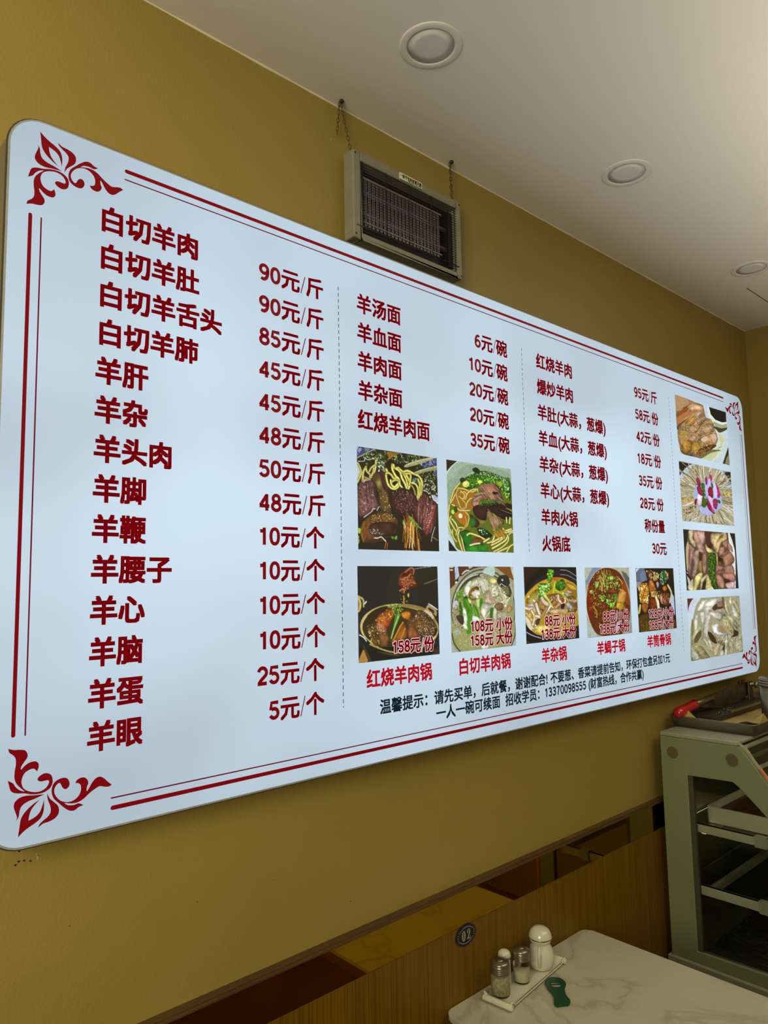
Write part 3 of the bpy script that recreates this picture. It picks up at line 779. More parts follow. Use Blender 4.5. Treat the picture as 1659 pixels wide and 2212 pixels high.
M a8845c -5,8 177,1 335,17 485,17 529,45 551,173 578,229 687,239 720,338 746,424 778,530 763,621 656,775 454,891 373,978 225,1004 64,980 31,855 11,734 8,570 -3,308
P b08c64 -5,15 234,2 212,119 122,202 6,278
P 7c3c14 2,333 151,179 335,24 232,30 335,17 195,165 62,261
P 8c4c1c 9,337 210,154 220,212 130,294 20,380
P b07440 39,401 130,294 324,180 431,147 290,252 123,404 26,498
P 6c3c14 10,536 197,355 290,259 242,328 82,496 20,600
M c8a078 222,184 332,67 469,37 513,58 477,132 355,170 264,212
P c8b0ac 381,218 444,170 458,194 409,244
M a8803c 163,433 318,271 376,288 309,404 202,489
M b08868 360,307 548,209 544,267 443,401 384,397
M b89468 200,517 292,437 365,458 391,506 297,586 195,599
M b0906c 404,530 570,344 673,329 739,411 559,488 445,588 392,602
M c4a058 459,390 591,267 671,244 698,308 570,344 487,424
L 12 5c3810 326,585 407,487 443,408 560,262
L 10 5c3810 389,644 518,534 704,442
L 10 6c4818 231,481 324,400 373,331
P a88c3c 49,678 125,591 196,586 178,645 73,739
M c49c78 235,643 310,610 366,650 287,739 200,733
M b08c50 396,657 524,554 670,480 771,518 747,625 543,717 430,814 375,744
P d8bca8 441,645 553,574 581,624 484,690
P d0aca8 635,525 733,485 759,564 689,653 663,574
M 9c7024 99,772 216,716 271,756 248,884 155,986 73,951
M b48838 255,774 377,702 431,800 382,853 275,905
M 5c3810 382,853 541,746 686,682 741,698 615,798 439,895 330,960
S 91 70 22 8c5c28 a87840 4c2808 382,853 685,697 533,859 329,974
S 92 160 16 c8a470 9c7440 b8905c d8b890 43,560 378,260 723,409 723,623 305,898 61,927
Q dde6dc 609,13 1001,0 1001,333 889,371 693,274 615,154
Q 15130f 640,14 992,2 991,188 891,224 753,213 670,144
P e0e8dc 617,18 640,25 670,144 753,220 891,231 995,187 1001,222 880,271 718,252 637,168
P 9ca480 718,259 880,271 1001,222 994,305 874,338 752,336
P 3c4020 728,343 874,338 1000,289 992,328 835,429 756,392
L 8 5c5c58 789,708 856,684
Q 2a2c1c 849,996 997,643 999,995
Q 8c8454 932,892 989,799 992,982 899,993
@ph9 0.10
F a8a484
Q 1c1814 -3,14 233,14 2,261
Q 1c2420 824,36 996,-1 989,240
P b8c8e0 232,18 136,84 9,247 1,378 62,276 252,40
P b0c4e0 802,0 823,39 989,240 900,313 882,129 789,60
L 12 d8e4f4 794,-5 892,98 989,240
R 101 260 498,521 236,268 762,741 9 c4b894 8c7c58 dcd4b8 a89c78 6c5c3c c8bca8 e0dcd0
S 102 40 24 a8843c c8a44c b8a860 -1,625 230,580 219,641 14,701
S 103 30 22 d0b45c c0a040 746,429 988,357 973,446 766,476
S 104 50 20 5c4020 8c6c44 c8b08c 20,817 280,700 229,806 40,931
P a4b4dc 254,443 302,368 565,228 700,303 775,566 733,698 521,840 357,845 307,716 230,580
P b0b4e4 296,664 379,734 527,758 552,837 371,843
M d0b8c8 307,515 365,507 406,555 366,709 280,693
M 8c1c4c 296,248 341,226 367,276 376,356 331,363 305,327
M 8c1444 300,395 361,358 400,433 419,485 393,536 322,499
M 7c2058 468,203 500,184 508,279 475,326
M 90204c 556,146 595,139 605,207 571,254
P c8b8e8 527,220 566,213 566,325 536,426 471,477 457,356 520,318
M 7c1030 507,403 557,340 600,389 597,528 527,552 509,471
M 9c1c60 662,274 686,277 746,422 751,471 707,526 673,447
P d8ccf0 623,273 669,294 689,445 668,518 623,496
M 6c1434 249,617 294,598 257,709 238,672
M a01c54 467,532 522,621 575,724 616,803 591,819 526,771 480,667
P e0b8dc 514,512 587,564 576,710 536,633
M 8c1c50 594,570 666,546 684,613 652,729 593,695
M 7c0c34 468,628 531,702 518,772 477,709
P c8508c 553,713 604,749 608,796 571,780
M 3c6414 386,313 445,317 444,440 421,553 486,585 473,668 416,730 367,695 390,571 410,500 388,395
S 105 40 18 4c7c1c 2c4c0c 393,326 444,331 471,587 417,716 383,680
M 3c5c20 586,252 619,330 601,374 574,323
M 34541c 673,559 736,565 731,621 677,600
@ph10 0.08
F 5c4430
Q 20221a -4,10 105,8 23,323 37,833 108,1007 -1,1003
Q e0e8e8 848,-1 897,-4 977,354 934,990 893,981
Q 2a1812 881,-3 1006,-12 1001,992 934,990 971,638 968,255
Q 1a2216 982,496 1016,495 1005,992 942,990
M 9c7870 70,230 182,316 134,512 87,706 61,789 34,578 44,322
P b8ac84 38,296 85,204 65,514 33,693 24,515
P 8c4c48 84,333 111,345 75,578 58,514
M b4a880 97,22 182,9 165,147 217,216 199,283 144,253 101,177
M a8846c 188,15 257,49 291,179 357,282 400,400 306,377 241,287 192,172
M b08c80 245,17 390,13 398,106 345,236 291,179 254,89
P 4c2c24 390,19 524,16 490,276 418,239 396,133
M a48474 218,210 316,244 377,401 305,390 245,327
M a8887c 194,348 265,352 254,510 207,674 152,771 111,757 151,577 152,447
M 9c7c60 325,416 392,401 387,574 347,727 313,693 309,542
M 8c7040 253,523 304,509 291,707 256,693 232,628
P 442818 264,365 319,403 297,509 255,497
M c8b07c 507,51 584,32 710,16 807,2 814,121 719,113 633,215 596,394 560,368 539,233 497,181
P 745c28 674,74 757,34 728,99 651,172
M ccb47c 605,175 704,100 799,108 772,145 698,184 640,324 589,381 580,299
M d0b880 397,227 423,279 489,303 532,329 575,368 439,372 391,307
P 3c2008 440,251 495,208 513,275 473,304
M 9c7060 676,268 755,264 741,348 681,405 632,434 647,338
M 8c6450 730,168 837,134 819,261 785,291 734,223
M a8806c 842,176 918,257 918,356 880,315 832,303
M a07458 698,391 847,323 938,426 949,497 885,568 744,611 705,501
M 8c5c48 847,323 779,375 689,405 725,446 827,373
M 98705c 721,611 885,568 922,730 688,722
M a8786c 551,592 674,598 717,653 614,680 558,707
M 7c5444 559,694 718,639 728,715 640,735 555,741
M a07460 563,741 653,776 708,880 684,982 593,951 555,842
M 94685c 704,722 930,730 927,877 814,847 706,797
P 3c2014 713,818 814,847 835,896 722,900
M b89894 738,901 918,877 893,988 764,984
P 2c1c10 603,408 662,447 714,487 684,571 616,544
M c8a868 581,395 611,408 606,571 582,585
M 6c5c20 610,524 680,522 676,577 621,578
M 2c4c10 438,386 559,382 573,504 555,640 537,775 566,910 575,991 499,989 447,874 415,707 419,540
S 111 120 20 3c6414 1c340c 547c20 6c9430 438,386 573,395 537,775 562,964 487,948 415,707
M c4bc78 166,771 269,707 302,746 228,889 164,1003 116,988 139,861
M c0b480 276,811 383,733 395,773 318,838 264,994 235,993 256,889
P 2c2818 301,864 352,865 321,996 271,994
M ccc080 371,800 411,760 447,874 453,1001 336,996 357,892
H 112 24 90 10 a89858 e0d498 -10 369,826 435,840 439,993 351,984
M ccc49c 77,847 127,822 115,1001 34,985 24,934
P c4c8b8 18,718 38,725 69,866 45,922
M 2a1a10 18,712 88,796 92,834 28,769
M d0c894 450,934 498,1002 453,1001
@ph11 0.08
F a09c7c
Q 5c2414 2,3 110,6 4,217
P c8d8e4 114,3 239,3 147,126 86,312 27,494 -6,986 -10,738 4,217
P c8d0dc 113,9 176,6 76,159 11,217
P 7c7838 56,359 88,387 64,648 38,620
M d0d0c0 100,313 171,281 150,482 119,542 96,476
M b8b894 30,644 143,482 235,472 174,548 111,654 68,686
M c8ccb8 161,229 262,186 365,49 294,32 234,80 164,178
M c4c4b0 208,258 280,239 286,355 252,429 214,374
M d4d4c4 298,84 395,38 471,9 577,8 541,86 429,185 377,298 298,382 278,264
M ccc8b8 299,369 379,272 407,288 365,467 323,650 266,642 235,568 248,493
M c8b8a4 199,691 272,560 297,601 235,671
P 3c2c1c 329,566 413,615 490,769 445,776 363,700
P 4c3020 445,173 539,112 644,146 640,200 546,220 470,227
P 8c7060 541,86 634,78 643,159 550,173
M c8c0b0 365,252 544,253 631,320 618,386 570,415 476,360 405,307
M b8b090 493,229 578,209 650,268 692,339 645,335 574,262
M b8b08c 654,12 710,96 787,333 731,342 670,215 635,65
P 6c5c30 638,24 676,26 685,216 641,186
M c8c4a4 788,18 835,35 818,144 779,128
M b0a884 809,61 920,95 975,238 988,378 937,290 857,160
M c0c4a8 800,170 857,160 921,289 975,433 903,412 821,309
M b8b48c 691,352 802,348 951,528 958,639 829,515
M b4a878 608,412 688,392 842,557 817,664 721,571
S 121 70 12 d0c8a0 8c8050 6c6034 624,413 701,421 832,584 804,635 692,541
M b0a078 396,444 457,411 430,578 510,706 628,761 607,838 506,758 414,602
M d8dce4 429,486 544,452 522,549 578,609 693,629 665,686 530,643 444,593
P a08458 524,523 602,491 686,621 608,619 549,585
S 122 80 14 e0dcc8 7c7040 b0a474 471,629 650,684 627,781 522,747
P 382818 839,591 926,636 904,702 773,713 825,665
M b0ac88 701,623 773,713 832,788 766,800 703,704
M c8c8b0 651,671 693,629 692,837 672,994 611,985
M b0ac88 842,763 938,692 989,671 996,991 848,988
S 123 120 12 c8c8a8 808058 a4a47c 849,777 996,686 997,984 857,983
M a89c70 30,644 79,725 213,795 277,893 341,1006 172,984 98,853 35,775
M c0b898 222,656 291,691 366,856 349,892 284,792
M b4a888 321,669 387,768 407,900 363,894
M a09470 390,924 441,841 528,866 491,966 430,982
M b4ac8c 491,756 562,819 513,864 451,894
M a09874 704,785 798,804 801,974 720,989
P 44301c 624,814 637,843 605,957 570,925
M b8bca4 20,804 111,855 158,976 21,990
M ccccb8 547,922 602,904 596,982 535,986
P 5c5030 115,592 210,527 211,610 165,674 127,720 74,700
P d4b070 191,899 190,904 186,908 180,910 174,909 168,905 165,901 164,895 166,890 170,886 175,884 182,885 187,889 190,894
'''
PHOTO_RECT = {'ph1': (0.975, 1.221, 0.0765, 0.2955), 'ph2': (1.2538, 1.501, 0.078, 0.2962), 'ph3': (0.9715, 1.2135, -0.1578, 0.0415), 'ph4': (1.254, 1.4966, -0.158, 0.0418), 'ph5': (1.5397, 1.7848, -0.1575, 0.0418), 'ph6': (1.8277, 2.0783, -0.16, 0.041), 'ph7': (2.1197, 2.3715, -0.1608, 0.04), 'ph8': (2.4615, 2.895, 0.445, 0.6577), 'ph9': (2.461, 2.8995, 0.2055, 0.4185), 'ph10': (2.462, 2.9013, -0.0365, 0.1765), 'ph11': (2.4612, 2.9025, -0.2782, -0.0645)}
ORNAMENT = {
    'bud': [(0.329,0.7245,1),(0.3367,0.7179,0),(0.3444,0.7134,0),(0.3521,0.7096,0),(0.3594,0.7041,0),(0.3628,0.6962,0),(0.3635,0.688,0),(0.363,0.6789,1),(0.3611,0.687,0),(0.3577,0.6955,0),(0.3517,0.7009,0),(0.3425,0.7044,1),(0.3436,0.6968,0),(0.3463,0.6895,0),(0.3516,0.6831,0),(0.3579,0.6774,1),(0.3503,0.6812,0),(0.3426,0.6865,0),(0.3361,0.693,0),(0.3321,0.7005,0),(0.3306,0.7111,0)],
    'left_petal': [(0.325,0.7024,1),(0.3291,0.6964,0),(0.3302,0.6885,0),(0.333,0.6819,0),(0.3403,0.6775,0),(0.3518,0.675,0),(0.3637,0.6714,1),(0.3506,0.6703,0),(0.338,0.6686,0),(0.3293,0.6699,0),(0.3235,0.6746,0),(0.3222,0.681,0),(0.3246,0.689,0),(0.327,0.697,0)],
    'right_petal': [(0.3561,0.7174,1),(0.3624,0.7132,0),(0.3702,0.7121,0),(0.3782,0.7097,0),(0.3836,0.7047,0),(0.3848,0.698,0),(0.3826,0.6913,0),(0.3762,0.6844,0),(0.3711,0.6788,0),(0.3671,0.6706,1),(0.3684,0.6799,0),(0.3721,0.69,0),(0.3729,0.6989,0),(0.3691,0.7045,0),(0.3625,0.7089,0),(0.3579,0.7127,0)],
    'left_scroll': [(0.3132,0.6431,1),(0.3153,0.6512,0),(0.3173,0.6575,0),(0.3209,0.661,0),(0.327,0.6632,0),(0.3356,0.6648,0),(0.3456,0.6681,0),(0.3558,0.6695,0),(0.3642,0.6683,0),(0.3714,0.664,0),(0.3746,0.6567,0),(0.3734,0.6479,0),(0.3694,0.6433,0),(0.3629,0.6416,0),(0.3564,0.6441,0),(0.3533,0.6478,0),(0.3547,0.6509,0),(0.3588,0.6525,0),(0.3639,0.6523,0),(0.3681,0.6525,0),(0.3695,0.6561,0),(0.3656,0.6625,0),(0.3584,0.666,0),(0.3508,0.6659,0),(0.342,0.6631,0),(0.3352,0.6583,0),(0.332,0.6515,0),(0.3318,0.6445,0),(0.3352,0.6367,0),(0.3415,0.6329,0),(0.3478,0.6324,0),(0.3524,0.637,1),(0.3545,0.6307,0),(0.3537,0.6255,0),(0.3494,0.6221,0),(0.3418,0.6225,0),(0.3355,0.6258,0),(0.3304,0.6304,0),(0.3307,0.6261,0),(0.3344,0.6205,0),(0.3383,0.615,0),(0.3384,0.6095,0),(0.3348,0.6041,0),(0.3275,0.6021,0),(0.3201,0.6013,0),(0.3123,0.5983,1),(0.314,0.6041,0),(0.3193,0.6088,0),(0.3225,0.614,0),(0.3232,0.6219,0),(0.3219,0.6324,0),(0.3221,0.6422,0),(0.3261,0.6513,0),(0.3363,0.6623,1),(0.3296,0.6592,0),(0.3241,0.654,0),(0.32,0.6476,0)],
    'right_scroll': [(0.3853,0.66,0),(0.3891,0.6672,0),(0.3938,0.6702,0),(0.3983,0.6671,0),(0.3989,0.6609,0),(0.3948,0.6545,0),(0.3875,0.653,0),(0.3795,0.6557,0),(0.3748,0.661,0),(0.3736,0.6705,0),(0.3769,0.6804,0),(0.3846,0.689,0),(0.3918,0.6964,0),(0.3997,0.7025,0),(0.4072,0.7038,0),(0.4134,0.7004,0),(0.4206,0.6989,1),(0.4135,0.6949,0),(0.4053,0.6957,0),(0.3972,0.694,0),(0.392,0.6898,1),(0.4027,0.6928,0),(0.4122,0.6929,0),(0.4205,0.6896,0),(0.429,0.6833,0),(0.4375,0.6784,0),(0.4446,0.6759,0),(0.4531,0.6784,0),(0.4589,0.6791,0),(0.4633,0.6772,1),(0.4562,0.6706,0),(0.4506,0.6648,0),(0.4442,0.6614,0),(0.4378,0.663,0),(0.4321,0.669,0),(0.4281,0.6756,0),(0.4249,0.6794,0),(0.4251,0.673,0),(0.427,0.6678,0),(0.4253,0.6623,0),(0.4205,0.6581,0),(0.4143,0.658,0),(0.4095,0.6605,0),(0.4077,0.6646,1),(0.4115,0.6649,0),(0.4155,0.6686,0),(0.416,0.6768,0),(0.4124,0.6842,0),(0.4055,0.6888,0),(0.3973,0.6897,0),(0.388,0.6863,0),(0.3815,0.6801,0),(0.3775,0.6721,0),(0.378,0.6651,0),(0.3818,0.6604,0)],
}
SPECKS = [(0.3439, -0.4063, 0.0018), (0.3483, -0.4022, 0.0018), (0.356, -0.4028, 0.0017), (0.3649, -0.4058, 0.0015), (0.3485, -0.3875, 0.0016), (0.4252, -0.5181, 0.0009), (0.6433, -0.5465, 0.001), (0.9907, -0.6477, 0.0012), (0.8015, -0.5527, 0.0008)]
SMEARS = [(0.3737, -0.3986, 0.0009), (0.3751, -0.4037, 0.0013), (0.9632, 1.0118, 0.0012)]

# ------------------------------------------------------------------ materials of the room
M = {}
M['wall'] = mat('ochre_wall_paint', (0.285, 0.203, 0.044), 0.42, var=0.05, vscale=2.5, bump=0.35, bscale=190, spec=0.45)
M['ceil'] = mat('white_ceiling_paint', (0.80, 0.76, 0.68), 0.75, var=0.02, vscale=2.0, bump=0.12, bscale=70)
M['floor'] = mat('dark_brown_floor_tile', (0.11, 0.045, 0.014), 0.35, var=0.25, vscale=3.0)
M['mould'] = mat('brown_wood_moulding', (0.085, 0.042, 0.012), 0.36, var=0.2, vscale=18, stretch=(0.3, 1, 4))
M['mirror'] = mat('bronze_tinted_mirror', (0.36, 0.20, 0.006), 0.03, 1.0, var=0.03, vscale=3)
M['caulk'] = mat('ceiling_caulk', (0.70, 0.62, 0.42), 0.7)
M['black'] = mat('black_metal', (0.015, 0.014, 0.014), 0.4)

def wood_panel():
    m, nt, b = new_mat('fine_grained_wood_laminate'); N, L = nt.nodes, nt.links
    tc = N.new('ShaderNodeTexCoord'); mp = N.new('ShaderNodeMapping'); mp.inputs['Scale'].default_value = (230, 60, 1.4)
    L.new(tc.outputs['Object'], mp.inputs[0])
    n = N.new('ShaderNodeTexNoise'); n.inputs['Scale'].default_value = 1.0; n.inputs['Detail'].default_value = 3
    L.new(mp.outputs[0], n.inputs['Vector'])
    r = N.new('ShaderNodeValToRGB')
    r.color_ramp.elements[0].position = 0.32; r.color_ramp.elements[0].color = (0.10, 0.046, 0.0008, 1)
    r.color_ramp.elements[1].position = 0.66; r.color_ramp.elements[1].color = (0.165, 0.082, 0.0015, 1)
    L.new(n.outputs['Fac'], r.inputs[0]); L.new(r.outputs[0], b.inputs['Base Color'])
    b.inputs['Roughness'].default_value = 0.42
    b.inputs['Specular IOR Level'].default_value = 0.3
    bp = N.new('ShaderNodeBump'); bp.inputs['Strength'].default_value = 0.15; bp.inputs['Distance'].default_value = 0.001
    L.new(n.outputs['Fac'], bp.inputs['Height']); L.new(bp.outputs[0], b.inputs['Normal'])
    return m
M['wood'] = wood_panel()

def marble():
    m, nt, b = new_mat('white_veined_marble'); N, L = nt.nodes, nt.links
    tc = N.new('ShaderNodeTexCoord')
    w1 = N.new('ShaderNodeTexNoise'); w1.inputs['Scale'].default_value = 2.2; w1.inputs['Detail'].default_value = 6
    w1.inputs['Distortion'].default_value = 1.4
    L.new(tc.outputs['Object'], w1.inputs['Vector'])
    a = N.new('ShaderNodeMath'); a.operation = 'SUBTRACT'; a.inputs[1].default_value = 0.5
    L.new(w1.outputs['Fac'], a.inputs[0])
    ab = N.new('ShaderNodeMath'); ab.operation = 'ABSOLUTE'; L.new(a.outputs[0], ab.inputs[0])
    r = N.new('ShaderNodeValToRGB')
    e = r.color_ramp.elements
    e[0].position = 0.0; e[0].color = (0.27, 0.24, 0.145, 1)
    e[1].position = 0.028; e[1].color = (0.415, 0.39, 0.265, 1)
    e.new(0.10).color = (0.455, 0.43, 0.30, 1)
    L.new(ab.outputs[0], r.inputs[0])
    c = N.new('ShaderNodeTexNoise'); c.inputs['Scale'].default_value = 1.6; c.inputs['Detail'].default_value = 3
    L.new(tc.outputs['Object'], c.inputs['Vector'])
    mx = N.new('ShaderNodeMix'); mx.data_type = 'RGBA'; mx.blend_type = 'MIX'
    L.new(c.outputs['Fac'], mx.inputs['Factor']); L.new(r.outputs[0], mx.inputs['A']); mx.inputs['B'].default_value = (0.47, 0.445, 0.315, 1)
    L.new(mx.outputs['Result'], b.inputs['Base Color'])
    b.inputs['Roughness'].default_value = 0.16
    return m
M['marble'] = marble()

# ------------------------------------------------------------------ the room
WY = 1.21; EX = 3.31; CZ = EYE + 1.1005
X0 = -2.6; Y0 = -3.0
wall_b = struct(MB().box((X0, WY, 0), (EX + 0.1, WY + 0.1, CZ)).build('wall_back', M['wall']))
struct(MB().box((EX, Y0, 0), (EX + 0.1, WY, CZ)).build('wall_right', M['wall']))
struct(MB().box((X0 - 0.1, Y0, 0), (X0, WY + 0.1, CZ)).build('wall_left', M['wall']))
struct(MB().box((X0 - 0.1, Y0 - 0.1, 0), (EX + 0.1, Y0, CZ)).build('wall_front', M['wall']))
struct(MB().box((X0 - 0.1, Y0 - 0.1, -0.1), (EX + 0.1, WY + 0.1, 0)).build('floor', M['floor']))
ceil = struct(MB().box((X0 - 0.1, Y0 - 0.1, CZ), (EX + 0.1, WY + 0.1, CZ + 0.1)).build('ceiling', M['ceil']))
c = MB(); c.box((2.816, 1.008, CZ - 0.0012), (3.3, 1.0105, CZ + 0.001))
c.build('hairline_crack', M['mould'], ceil)
# irregular bead of filler where wall meets ceiling
k = MB(); rows = []
for i in range(240):
    x = X0 + (EX - X0) * i / 239
    t = 0.0016 + 0.0016 * abs(math.sin(i * 12.9898) * 0.6 + math.sin(i * 0.7) * 0.4)
    rows.append([(x, WY - t, CZ), (x, WY - t * 0.7, CZ - t * 0.7), (x, WY, CZ - t)])
struct(k.sheet(rows).build('trim_1', M['caulk']))

# brown moulding, bronze mirror band and wood wainscot along the sign wall
PT = EYE - 0.797
mo = MB(); mo.box((X0, WY - 0.017, EYE - 0.7135), (EX, WY, EYE - 0.7045))
mo.box((X0, WY - 0.0195, EYE - 0.7155), (EX, WY - 0.011, EYE - 0.7095))
struct(mo.build('trim_2', M['mould'], bevel=0.0012))
band = thing('mirror_band', 'bronze mirrored strip running along the wall above the wood panelling', 'mirror', (0.5, WY, PT))
xs = [X0, -1.1, 0.15, 1.536, 2.62, EX]
for a, b in zip(xs, xs[1:]):
    MB().box((a + 0.0006, WY - 0.012, PT + 0.001), (b - 0.0006, WY - 0.001, EYE - 0.7155)).build('mirror_strip', M['mirror'], band, bevel=0.0006)
wain = thing('wainscot', 'brown fine-grained wood laminate panelling on the lower wall', 'panelling', (0.5, WY, 0))
wx = [X0, -1.4, -0.2, 0.42, 1.02, 1.62, 2.22, 2.82, EX]
for a, b in zip(wx, wx[1:]):
    MB().box((a + 0.0004, WY - 0.011, 0.0), (b - 0.0004, WY - 0.001, PT)).build('wood_panel', M['wood'], wain, bevel=0.0005)

# ------------------------------------------------------------------ recessed ceiling lights (switched off)
M['dl_trim'] = mat('white_downlight_trim', (0.74, 0.70, 0.62), 0.5, var=0.02)
M['dl_lens'] = mat('frosted_downlight_lens', (0.70, 0.67, 0.64), 0.45, var=0.02)
def downlight(x, y, label):
    t = thing('ceiling_light', label, 'light', (x, y, CZ), 'round recessed ceiling lights, switched off')
    a = MB(); a.lathe((x, y, CZ), [(0.0655, -0.0001), (0.0652, -0.0014), (0.063, -0.0024), (0.052, -0.0026), (0.0495, -0.0020), (0.0485, -0.0004)], 56, caps=False)
    a.build('trim_ring', M['dl_trim'], t)
    b = MB(); b.lathe((x, y, CZ), [(0.049, -0.0010), (0.03, -0.0013), (0.001, -0.0014)], 56, caps=True); b.build('lens', M['dl_lens'], t)
downlight(1.011, 0.938, 'round white recessed ceiling light above the insect killer, largest and nearest')
downlight(1.747, 0.912, 'round white recessed ceiling light, middle one of the row of three')
downlight(2.645, 0.93, 'round white recessed ceiling light nearest the far corner, smallest of three')

# small rust coloured specks and a chalky smear on the wall under the lower left corner of the sign
M['speck'] = mat('dark_speck', (0.03, 0.018, 0.006), 0.8); M['smear'] = mat('chalky_smear', (0.42, 0.36, 0.20), 0.9)
def spot(x, up, r, m, name, rz=1.0):
    a = [(x + r * math.cos(t) * (1 + .3 * math.sin(3 * t)), EYE + up + rz * r * math.sin(t) * (1 + .2 * math.cos(2 * t))) for t in [i * 0.628 for i in range(10)]]
    prism(a, WY - 0.0006, WY - 0.0002).build(name, m, wall_b)
for x, up, r in SPECKS: spot(x, up, r, M['speck'], 'wall_speck')
for x, up, r in SMEARS: spot(x, up, r, M['smear'], 'wall_smear', 2.6)

# ------------------------------------------------------------------ the backlit menu sign
SY = 1.15                                  # front of the box
SX0, SX1, SZ0, SZ1 = 0.284, 3.062, EYE - 0.3665, EYE + 0.7435
M['sign_case'] = mat('sign_case_painted_metal', (0.15, 0.125, 0.075), 0.5, 0.1, var=0.05)
M['sign_lip'] = mat('dark_sign_retainer', (0.05, 0.045, 0.035), 0.4)
M['sign_edge'] = mat('white_film_edge', (0.30, 0.285, 0.26), 0.4)

def film():
    m, nt, b = new_mat('backlit_sign_film'); N, L = nt.nodes, nt.links
    tc = N.new('ShaderNodeTexCoord'); mp = N.new('ShaderNodeMapping'); mp.inputs['Scale'].default_value = (1.9, 1, 2.4)
    L.new(tc.outputs['Object'], mp.inputs[0])
    n = N.new('ShaderNodeTexNoise'); n.inputs['Scale'].default_value = 1.0; n.inputs['Detail'].default_value = 1.5
    L.new(mp.outputs[0], n.inputs['Vector'])
    r = N.new('ShaderNodeValToRGB'); e = r.color_ramp.elements
    e[0].position = 0.33; e[0].color = lin((188, 206, 220)) + (1,)
    e[1].position = 0.68; e[1].color = lin((210, 232, 248)) + (1,)
    e.new(0.48).color = lin((201, 221, 235)) + (1,)
    L.new(n.outputs['Fac'], r.inputs[0])
    # tubes inside stop short of the rim, so the outer few centimetres of film glow less
    sep = N.new('ShaderNodeSeparateXYZ'); L.new(tc.outputs['Object'], sep.inputs[0])
    def edge(sock, centre, half, soft, low):
        s = N.new('ShaderNodeMath'); s.operation = 'SUBTRACT'; L.new(sock, s.inputs[0]); s.inputs[1].default_value = centre
        a = N.new('ShaderNodeMath'); a.operation = 'ABSOLUTE'; L.new(s.outputs[0], a.inputs[0])
        q = N.new('ShaderNodeMapRange'); q.interpolation_type = 'SMOOTHSTEP'
        q.inputs['From Min'].default_value = half - soft; q.inputs['From Max'].default_value = half
        q.inputs['To Min'].default_value = 1.0; q.inputs['To Max'].default_value = low
        L.new(a.outputs[0], q.inputs['Value']); return q.outputs[0]
    ex = edge(sep.outputs['X'], (SX1 - SX0) / 2, (SX1 - SX0) / 2, 0.42, 0.92)
    ez = edge(sep.outputs['Z'], (SZ1 - SZ0) / 2, (SZ1 - SZ0) / 2, 0.46, 0.78)
    mu = N.new('ShaderNodeMath'); mu.operation = 'MULTIPLY'; L.new(ex, mu.inputs[0]); L.new(ez, mu.inputs[1])
    L.new(mu.outputs[0], b.inputs['Emission Strength'])
    L.new(r.outputs[0], b.inputs['Emission Color'])
    b.inputs['Base Color'].default_value = (0.02, 0.02, 0.02, 1); b.inputs['Roughness'].default_value = 0.5
    b.inputs['Specular IOR Level'].default_value = 0.1
    return m
M['film'] = film()
RED = backlit('backlit_red_print', (112, 2, 10)); DRED = backlit('backlit_dark_red_print', (96, 12, 28))
BLK = backlit('backlit_black_print', (22, 32, 40)); WHT = backlit('backlit_pale_outline_print', (222, 196, 196))
ROSE = backlit('backlit_bright_red_print', (168, 14, 30))

sign = thing('menu_light_box', 'large white backlit menu sign with red Chinese dish names, prices and food photos', 'sign', (SX0, SY, SZ0))
ORG = Vector((SX0, SY, SZ0))
rr = rounded_rect(SX0, SX1, SZ0, SZ1, 0.052)
cas = prism(rr, SY + 0.0025, WY - 0.0006).build('case', M['sign_case'], sign)
lip_o = rounded_rect(SX0 - 0.0022, SX1 + 0.0022, SZ0 - 0.0022, SZ1 + 0.0022, 0.054)
lip_i = rounded_rect(SX0 + 0.001, SX1 - 0.001, SZ0 + 0.001, SZ1 - 0.001, 0.051)
prism(lip_o, SY + 0.0025, SY + 0.0060, holes=[lip_i]).build('retainer_seam', M['sign_lip'], sign)
ins = rounded_rect(SX0 + 0.003, SX1 - 0.003, SZ0 + 0.003, SZ1 - 0.003, 0.049)
prism(rr, SY + 0.0003, SY + 0.0025, holes=[ins]).build('front_rim', M['sign_edge'], sign)
prism(ins, SY, SY + 0.0024).build('film_panel', M['film'], sign)

L1 = SY - 0.0003
def flat(outline, name, m, y=L1, holes=()):
    return prism(outline, y, y, holes=holes).build(name, m, sign)
def line_h(x0, x1, z, t, m=RED, cap=True):
    r = t / 2; a = [(x1 - r + r * math.cos(q), z + r * math.sin(q)) for q in [math.radians(v) for v in range(-90, 91, 30)]]
    b = [(x0 + r - r * math.cos(q), z - r * math.sin(q)) for q in [math.radians(v) for v in range(-90, 91, 30)]]
    flat(a + b, 'border_line', m)
def line_v(x, z0, z1, t, m=RED):
    r = t / 2; a = [(x + r * math.cos(q), z1 - r + r * math.sin(q)) for q in [math.radians(v) for v in range(0, 181, 30)]]
    b = [(x - r * math.cos(q), z0 + r - r * math.sin(q)) for q in [math.radians(v) for v in range(0, 181, 30)]]
    flat(a + b, 'border_line', m)
line_h(0.4655, 2.879, EYE + 0.7125, 0.0068); line_h(0.465, 2.879, EYE + 0.6972, 0.0022, DRED)
line_h(0.462, 2.890, EYE - 0.3368, 0.0068); line_h(0.462, 2.892, EYE - 0.3217, 0.0022, DRED)
line_v(0.3184, EYE - 0.208, EYE + 0.586, 0.0056); line_v(0.3345, EYE - 0.208, EYE + 0.584, 0.0022, DRED)
line_v(3.0346, EYE - 0.2, EYE + 0.588, 0.0056); line_v(3.0175, EYE - 0.2, EYE + 0.588, 0.0022, DRED)
